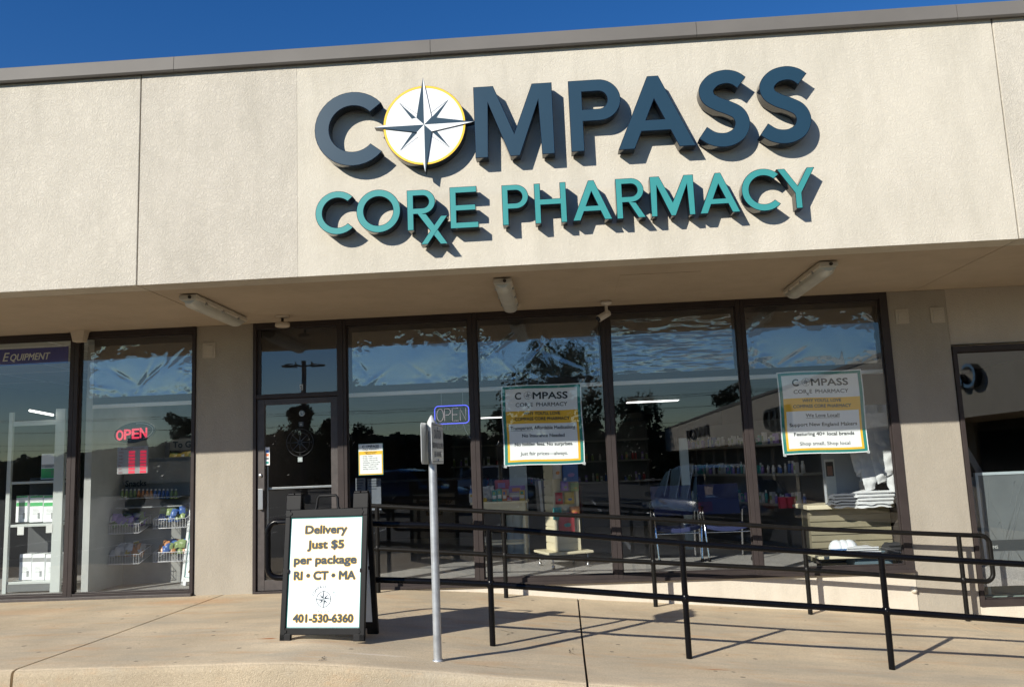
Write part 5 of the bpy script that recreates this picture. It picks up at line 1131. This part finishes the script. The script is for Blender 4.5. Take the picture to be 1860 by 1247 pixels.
m = MB(); quad(m, -.10, .02, .05, .65, -.002, 0); quad(m, -.085, .005, .45, .62, -.003, 1); quad(m, -.07, -.01, .46, .57, -.004, 2); m.build('leaflet', [M_lgt, M_darkin, rnd('skin_print', (.25, .13, .09))], t, fixn=False)
x, z = P(1610, 1030, .2); product('storage_box', 'clear bluish plastic storage box on the carpet in the right window corner', 'box', (x-.12, .22, .005), lambda m: (m.box(-.2, .2, 0, .3, 0, .17), m.box(-.21, .21, -.01, .31, .17, .185)), [mat('clear_blue_plastic', (.12, .17, .20), .2)])
for k, (u, v) in enumerate(((1428, 942), (1440, 940), (1452, 942))):
    x, z = P(u, v, 1.9); product('red_pack', ('bright red pack low on the shelving, closest to the mullion', 'bright red pack low on the shelving, middle of three', 'bright red pack low on the shelving, farthest from the mullion')[k], 'pack', (x, 1.95, .60-.02), lambda m: m.box(-.05, .05, 0, .1, 0, .14), [rnd('pack_bright_red', (.45, .03, .06))], 'red packs low on the shelving')
# right shop: picture boards
for (u0, u1, vb, vt, Y, mi, lab) in ((1800, 1990, 1075, 862, .35, 0, 'pale picture print leaning in the right shop window'), (1785, 1800, 1060, 870, .45, 1, 'glazed white frame edge leaning behind the picture print')):
    x0, z0 = P(u0, vb, Y); x1 = P(u1, vb, Y)[0]; z1 = P(u0, vt, Y)[1]; t = thing('picture_frame', lab, 'picture', (x0, Y, zr+.06)); hh = z1-zr-.06; ww = max(.5, x1-x0)
    MB().box(0, ww, 0, .03, 0, hh).build('print', mat('print_grey', (.13, .15, .16), .4) if mi == 0 else M_pale, t)
    fm = MB(); fm.box(-.03, .0, -.01, .035, 0, hh+.03); fm.box(0, ww, -.01, .035, hh, hh+.03); fm.build('frame', M_pale, t)
    if mi == 0:
        m = MB(); 
        for k in range(9): rg = random.Random(k); m.tube([(rg.random()*.5, -.003, rg.random()*hh), (rg.random()*.5, -.003, rg.random()*hh), (rg.random()*.5, -.003, rg.random()*hh)], .003, 4)
        m.build('print_lines', M_inkg, t); MB().box(.03, .5, -.006, -.002, hh*.36, hh*.45).build('title_plate', M_ink, t); m = MB(); txt(m, 'MS', .10, hh*.38, .035, -.008); m.build('lettering', M_lgt, t, fixn=False)
o = MB().box(C3+.06, 9.0, .12, .9, zr-.2, zr+.06).build('display_ledge', mat('ledge_green', (.35, .45, .42), .5), None, .004); tag(o, 'pale green display ledge inside the right shop window', 'ledge')
t = thing('lattice_stand', 'crossed grey metal strips standing in the right shop window', 'stand', (5.0, .8, zr+.06))
for (a, b_) in (((-.45, 1.9), (.15, .6)), ((-.05, .5), (.75, 1.75)), ((.1, .45), (.9, 1.7))): MB().obox(((a[0]+b_[0])/2, 0, (a[1]+b_[1])/2), Vector((b_[0]-a[0], 0, b_[1]-a[1]))/2, (0, .01, 0), Vector((-(b_[1]-a[1]), 0, b_[0]-a[0])).normalized()*.035).build('strip', mat('dim_grey_metal', (.12, .12, .125), .4, .3), t)
# ------------------------------------------------------------------ behind the camera: what the glass mirrors
def mir(u, v, dist):       # reflected world: virtual point 'dist' m from the eye -> real point in front of the shops
    d = _fw + _rt*((u-930)/F) - _up*((v-623.5)/F); q = CAM + d/d.y*dist; return q.x, -q.y, q.z
XW = 9.3
t = thing('side_wing', 'beige shop wing with covered walkway running off at a right angle', 'building', (XW, -40, -.9))
def wp(name, x0, x1, y0, y1, z0, z1, m_, parent=None): MB().box(x0-XW, x1-XW, y0+40, y1+40, z0+.9, z1+.9).build(name, m_, parent or t)
wp('fascia', XW, XW+.3, -69, -3.5, 1.96, 3.96, M_f1); wp('coping', XW-.04, XW+.4, -69.05, -3.5, 3.96, 4.08, M_cope); wp('soffit', XW+.3, XW+2.2, -69, -3.5, 1.96, 2.05, M_sof)
wp('wall', XW+2.2, XW+2.4, -69, -3.5, -.9, 3.9, M_darkin); wp('roof', XW+.3, XW+12, -69, -3.5, 3.5, 3.7, M_bulk); wp('end_wall', XW+.3, XW+12, -69.05, -68.9, 1.9, 3.9, M_f1); wp('end_wall', XW+2.2, XW+12, -68.9, -68.7, -.9, 1.9, M_f1)
wp('corner_wall', XW, XW+3, -3.5, -2.3, -.9, 5.0, M_f1)
for k in range(14): y = -6-4.6*k; wp('column', XW+2.05, XW+2.2, y-.3, y+.3, -.9, 1.96, M_col)
for k in range(13): y = -8.3-4.6*k; f_ = MB().box(2.1, 2.19, y+40-1.9, y+40+1.9, .1, 2.7).build('window', M_bronze, t); MB().box(2.09, 2.099, y+40-1.8, y+40+1.8, .2, 2.6).build('pane', M_return, f_)
struct(MB().box(XW-1.2, XW+2.2, -69, -3.4, -1.2, -.88).build('walkway', M_curb))
def wtxt(body, yc, zb, h, face, lab, back=None, w_=None):
    vs, fs = text_geo(body, 0); x0 = min(v[0] for v in vs); x1 = max(v[0] for v in vs); s = h/CAPH; sx = s if not w_ else w_/(x1-x0)
    tt = thing('wing_sign', lab, 'sign', (XW, yc, zb)); m = MB(); b_ = MB()
    # reads left to right for someone facing +x: along -y
    n = len(vs); cu = [(-.16, -(v[0]-(x0+x1)/2)*sx, v[1]*s) for v in vs]; m.add(cu, fs)
    for k in range(7): b_.add([(-.155+.025*k, p[1], p[2]) for p in cu], fs)
    # side walls from the outline edges
    from collections import Counter
    ec = Counter(); 
    for f in fs:
        for i in range(len(f)): e = (f[i], f[(i+1) % len(f)]); ec[tuple(sorted(e))] += 1
    sv = [p for p in cu]+[(-.01, p[1], p[2]) for p in cu]; sf = [(a, b2, b2+n, a+n) for (a, b2), c in ec.items() if c == 1]
    q = MB(); q.add(sv, sf); q.build('letter_returns', M_return, tt, fixn=False); m.build('lettering', face, tt, fixn=False); return tt
lb = mat('pale_blue_letters', (.16, .34, .55), .4)
# letters of the nearest wing sign, mirrored in the right shop window
dco = Vector(P(1776, 678, 0)+(0,)); 
wtxt('Co', -(10.95-9.6-.7)-1.0 if False else -(10.35-0), 2.60, .56, lb, 'pale blue raised letters C and o on the wing nearest the corner', w_=1.15)
wtxt('MED', -28.0, 2.45, .9, mat('black_letters', (.02, .02, .02), .4), 'black raised capital letters on the wing', w_=4.2)
wtxt('IWOI', -50.0, 2.7, .7, mat('slate_letters', (.08, .08, .09), .4), 'slate raised letters far along the wing', w_=9)
# trees
def tree_mesh(seed, h, r, leaf=M_leaf, nleaf=7000, trunk_h=None):
    rg = random.Random(seed); th = trunk_h or h*.10; lobes = []
    for k in range(24):
        a = rg.random()*6.28; q = math.sqrt(rg.random())*r*.72; zz = th+(h-th)*(.10+.80*rg.random()); k_ = 1-abs((zz-th)/(h-th)-.45)*.9
        lobes.append((Vector((q*math.cos(a)*k_, q*math.sin(a)*k_, zz)), r*rg.uniform(.24, .46)))
    lobes.append((Vector((0, 0, h*.86)), r*.34))
    m = MB(); s = h*.017
    for k in range(nleaf):
        c, lr = rg.choice(lobes); d = Vector((rg.gauss(0, 1), rg.gauss(0, 1), rg.gauss(0, .8))).normalized(); rad = lr*(rg.random()**.33)*rg.uniform(.8, 1.12)
        if noise.noise((c+d*rad)*(3.2/r)) < -.22: continue
        p = c+d*rad; nn = Vector((rg.gauss(0, 1), rg.gauss(0, 1), rg.gauss(.4, 1))).normalized(); u = nn.orthogonal().normalized()*s*rg.uniform(.6, 1.4); v = nn.cross(u)*.7
        m.add([p-u, p-v, p+u, p+v], [(0, 1, 2, 3)])
    b_ = MB(); b_.tube([(0, 0, -.2), (r*.03, 0, th*.5), (0, r*.03, th), (0, 0, h*.75)], [h*.035, h*.026, h*.02, h*.006], 8)
    for c, lr in lobes[:9]: b_.tube([(0, 0, th*.8), tuple(c*.55+Vector((0, 0, th*.35))), tuple(c)], [h*.014, h*.009, h*.003], 5)
    return m, b_
def tree(u, vtop, dist, wpx, seed, lab, leaf=M_leaf):
    x, y, z = mir(u, vtop, dist); g = -.45 if x < 3 else -1.0; h = z-g; r = wpx/2/F*dist
    t = thing('tree', lab, 'tree', (x, y, g), 0, 'trees across the parking lot'); m, b_ = tree_mesh(seed, h, r, leaf, int(5000+900*r)); m.build('crown', leaf, t, fixn=False); b_.build('trunk', M_bark, t)
rgw = random.Random(5); wm = MB()
for k in range(52000):
    u_ = rgw.uniform(-120, 1260); vt_ = 792 + 8*noise.noise(Vector((u_*.035, 0, 0))) + 6*noise.noise(Vector((u_*.12, 3, 0))) + max(0, (470-u_))*.10
    x_, y_, z_ = mir(u_, vt_, 100+rgw.uniform(-4, 4)); p = Vector((x_, y_, -.6+(z_+.6)*rgw.random()**.7)); nn = Vector((rgw.gauss(0, 1), rgw.gauss(0, 1), rgw.gauss(.4, 1))).normalized(); uu = nn.orthogonal().normalized()*.34; vv = nn.cross(uu)
    wm.add([p-uu, p-vv, p+uu, p+vv], [(0, 1, 2, 3)])
struct(wm.build('far_hedgerow', M_leafd, None, fixn=False), 'stuff')
tree(538, 730, 78, 95, 1, 'round bushy tree mirrored in the door glass', M_leafd)
tree(592, 752, 84, 60, 2, 'low dark tree mirrored at the right of the door glass', M_leafd)
tree(655, 768, 92, 70, 3, 'low tree mirrored beside the opening hours notice', M_leafd)
tree(1000, 622, 46, 215, 4, 'tall spreading tree mirrored above the Transparent Affordable poster', M_leaf)
tree(905, 735, 60, 70, 5, 'narrow tree mirrored beside the neon sign')
tree(1155, 716, 80, 125, 6, 'broad dark tree mirrored above the blue chairs', M_leafd)
tree(1248, 768, 125, 70, 7, 'small distant tree mirrored beyond the end of the wing')
tree(1335, 695, 105, 125, 8, 'large dark tree mirrored behind the wing roof', M_leafd)
tree(328, 742, 34, 110, 9, 'leafy tree mirrored beside the red OPEN sign')
tree(252, 772, 30, 70, 10, 'spreading tree mirrored behind the red OPEN sign')
tree(160, 838, 70, 60, 11, 'low shrubby tree mirrored in the left shop window')
tree(1085, 742, 90, 80, 12, 'dark tree mirrored behind the window mullion', M_leafd)
# far low buildings and hedge line on the horizon
for (u0, u1, vt, dist, lab) in ((-80, 145, 836, 150, 'long low dark building across the lot, mirrored in the leftmost window'), (740, 1230, 792, 140, 'long low building far across the lot behind the trees')):
    x0, y0, z0 = mir(u0, vt, dist); x1, y1, z1 = mir(u1, vt, dist); g = -.6; h = (z0+z1)/2-g; hw = (x1-x0)/2
    t = thing('distant_building', lab, 'building', ((x0+x1)/2, y0, g)); MB().box(-hw, hw, -12, 0, 0, h-.5).build('wall', mat('far_wall', (.10, .09, .085), .8), t); MB().box(-hw-.3, hw+.3, -12.3, .3, h-.5, h).build('roof', M_bulk, t)
    for k in range(int(hw*2/9)): f_ = MB().box(-hw+2+9*k, -hw+8+9*k, .01, .08, .6, h-1.2).build('window', M_bronze, t); MB().box(-hw+2.2+9*k, -hw+7.8+9*k, .085, .09, .8, h-1.4).build('pane', M_return, f_)
# parking lot lamp
x, y, z = mir(551, 657, 44); g = -.45
t = thing('lot_lamp', 'tall dark parking lot lamp with two flat heads mirrored above the door', 'street lamp', (x, y, g)); H = z-g
MB().lathe([(0, 0), (.3, 0), (.3, .7), (0, .7)]).build('footing', M_curb, t); MB().tube([(0, 0, .7), (0, 0, H+.1)], [.17, .12], 12).build('pole', M_bronze, t)
for s in (-1, 1):
    MB().tube([(0, 0, H-.2), (s*.5, 0, H-.12)], .05, 8).build('arm', M_bronze, t)
    m = MB(); m.grid(lambda i, j: (s*(.4+.75*i), (j-.5)*.42, H-.22+.14*math.sin(math.pi*min(1, .25+i*.75))), 8, 4); m.box(min(s*.42, s*1.12), max(s*.42, s*1.12), -.19, .19, H-.25, H-.17); m.build('lamp_head', M_bronze, t)
    MB().lathe([(0, .1), (.05, .1), (.05, 0)], (s*.42, 0, H-.06)).build('photocell', M_bronze, t)
# utility poles and wires
pl = []
for k, xx in enumerate((-75, 48)):
    t = thing('utility_pole', ('wooden utility pole at the far left of the road across the lot', 'wooden utility pole at the far right of the road behind the wing')[k], 'utility pole', (xx, -78, -.5), 0, 'utility poles along the far road'); MB().tube([(0, 0, 0), (0, 0, 9.6)], [.17, .11], 10).build('pole', M_bark, t); MB().box(-.06, .06, -1.1, 1.1, 8.8, 8.95).build('crossarm', M_bark, t)
for k, (zz, yy) in enumerate(((8.5, -77.1), (8.45, -78), (7.4, -78), (6.1, -78), (5.6, -78))):
    m = MB(); pts = []
    for (a, c) in ((-75, 48),): pts += [(a+(c-a)*i/24, yy, zz-1.3*math.sin(math.pi*i/24)*(.8+.1*k)) for i in range(24)]
    m.tube(pts+[(48, yy, zz)], .022, 5); tag(m.build('utility_wire', M_black), ('topmost utility wire across the lot', 'second utility wire from the top across the lot', 'third utility wire from the top across the lot', 'fourth utility wire from the top across the lot', 'lowest utility wire across the lot')[k], 'wire', 'utility wires')
# parked cars
def car(name, lab, loc, rotz, paint, L=4.6, W=1.82, H=1.62, suv=True):
    t = thing(name, lab, 'car', loc, rotz); hw = W/2
    # profile along x (front at -x); per station: x, hood/belt height, half width
    st = [(-.5, .42, .62), (-.485, .62, .80), (-.44, .74, .88), (-.34, .86, .94), (-.22, .93, .98), (-.10, .98, 1.0), (.05, .99, 1.0), (.20, 1.0, 1.0), (.34, 1.01, .98), (.43, 1.0, .95), (.48, .92, .88), (.5, .55, .80)]
    m = MB(); V = []; n = 9
    for (fx, hz_, wf) in st:
        w_ = hw*wf; x = fx*L; b_ = .24
        V += [(x, -w_*.85, b_), (x, -w_, b_+.12), (x, -w_*1.0, .55*hz_+.1), (x, -w_*.97, hz_*.92), (x, -w_*.82, hz_), (x, w_*.82, hz_), (x, w_*.97, hz_*.92), (x, w_, .55*hz_+.1), (x, w_, b_+.12), (x, w_*.85, b_)]
    n = 10; fs = [(i*n+k, i*n+(k+1) % n, (i+1)*n+(k+1) % n, (i+1)*n+k) for i in range(len(st)-1) for k in range(n)]; fs += [tuple(range(n)), tuple(range(len(V)-n, len(V)))]
    m.add(V, fs, 0, True)
    gs = [(-.235, .95, .80), (-.10, H-.08, .66), (.02, H, .66), (.25, H-.01, .66), (.38 if suv else .25, H-.06, .64), (.465 if suv else .42, 1.0, .78)]
    V = []
    for fx, zt_, wf in gs: V += [(fx*L, -hw*.90, .95), (fx*L, -hw*wf*1.12 if zt_ > 1.05 else -hw*.9, zt_-.06 if zt_ > 1.05 else zt_), (fx*L, -hw*wf*.9, zt_), (fx*L, hw*wf*.9, zt_), (fx*L, hw*wf*1.12 if zt_ > 1.05 else hw*.9, zt_-.06 if zt_ > 1.05 else zt_), (fx*L, hw*.90, .95)]
    n = 6; g = MB(); g.add(V, [(i*n+k, i*n+k+1, (i+1)*n+k+1, (i+1)*n+k) for i in range(len(gs)-1) for k in range(n-1) if k != 2], 0, False)
    m.add([V[i*n+k] for i in range(1, len(gs)-1) for k in (1, 2, 3, 4)], [(i*4+k, i*4+k+1, (i+1)*4+k+1, (i+1)*4+k) for i in range(len(gs)-3) for k in range(3)], 0, True)
    for fx in (-.02, .17, .34): 
        for s in (-1, 1): m.obox((fx*L, s*hw*.83, 1.0+(H-1.0)*.45), (.035, 0, 0), (0, .012, 0), (0, -s*.09, (H-1.0)*.46))
    bd_ = m.build('body', paint, t, fixn=False); g.build('windows', M_return, t, fixn=False)
    for fx in (-.31, .30):
        for s in (-1, 1):
            wq = MB().lathe([(.33, -.11), (.345, -.06), (.345, .06), (.33, .11), (.22, .11)], (0, 0, 0), 24, axis='y').build('wheel', M_blk, t, loc=(fx*L, s*(hw-.10), .34)); MB().lathe([(0, .05), (.20, .06), (.22, .115), (.22, -.1), (.0, -.1)], n=20, axis='y').build('rim', M_steel, wq)
    for s in (-1, 1):
        MB().obox((-.472*L, s*hw*.70, .70), (.06, s*.03, 0), (.02, .17, 0), (0, 0, .07)).build('headlight', M_chrome, t); MB().obox((.478*L, s*hw*.74, .84), (.05, 0, 0), (0, .13, 0), (0, 0, .10)).build('tail_light', rnd('tail_red', (.35, .02, .02), .2), t)
        MB().obox((-.20*L, s*(hw+.10), 1.02), (.05, 0, 0), (0, .09, 0), (0, 0, .06)).build('mirror', paint, t)
    MB().box(-.503*L, -.49*L, -.42, .42, .42, .62).build('grille', M_blk, t); MB().box(.497*L, .507*L, -.26, .26, .55, .68).build('number_plate', M_lgt, t)
    return t
pg = mat('silver_grey_paint', (.30, .31, .32), .22, .5, .02, coat=.6); pd = mat('dark_blue_paint', (.02, .03, .06), .2, .2, .02, coat=.8); pw = mat('white_paint', (.7, .7, .7), .25, 0, .02, coat=.6)
x, y, z = mir(1270, 900, 19.5); car('parked_car', 'silver grey sport utility car parked facing the kerb, mirrored behind the blue chairs', (x+.2, y-1.0, az(x, y)), R(80), pg, H=1.68)
x, y, z = mir(1120, 900, 19.5); 
x, y, z = mir(720, 880, 27); car('parked_car', 'dark blue car parked across the lot, mirrored beside the sign post', (x, y-2, az(x, y)), R(205), pd, H=1.48, suv=False)
x, y, z = mir(860, 870, 36); car('parked_car', 'white car parked farther across the lot, mirrored behind the gift table', (x+1, y-2, az(x, y)), R(190), pw, H=1.5, suv=False)
x, y, z = mir(1500, 880, 30); car('parked_car', 'dark car parked along the wing, mirrored behind the shelving', (x-2.5, y, az(x, y)), R(90), pd, H=1.5, suv=False)
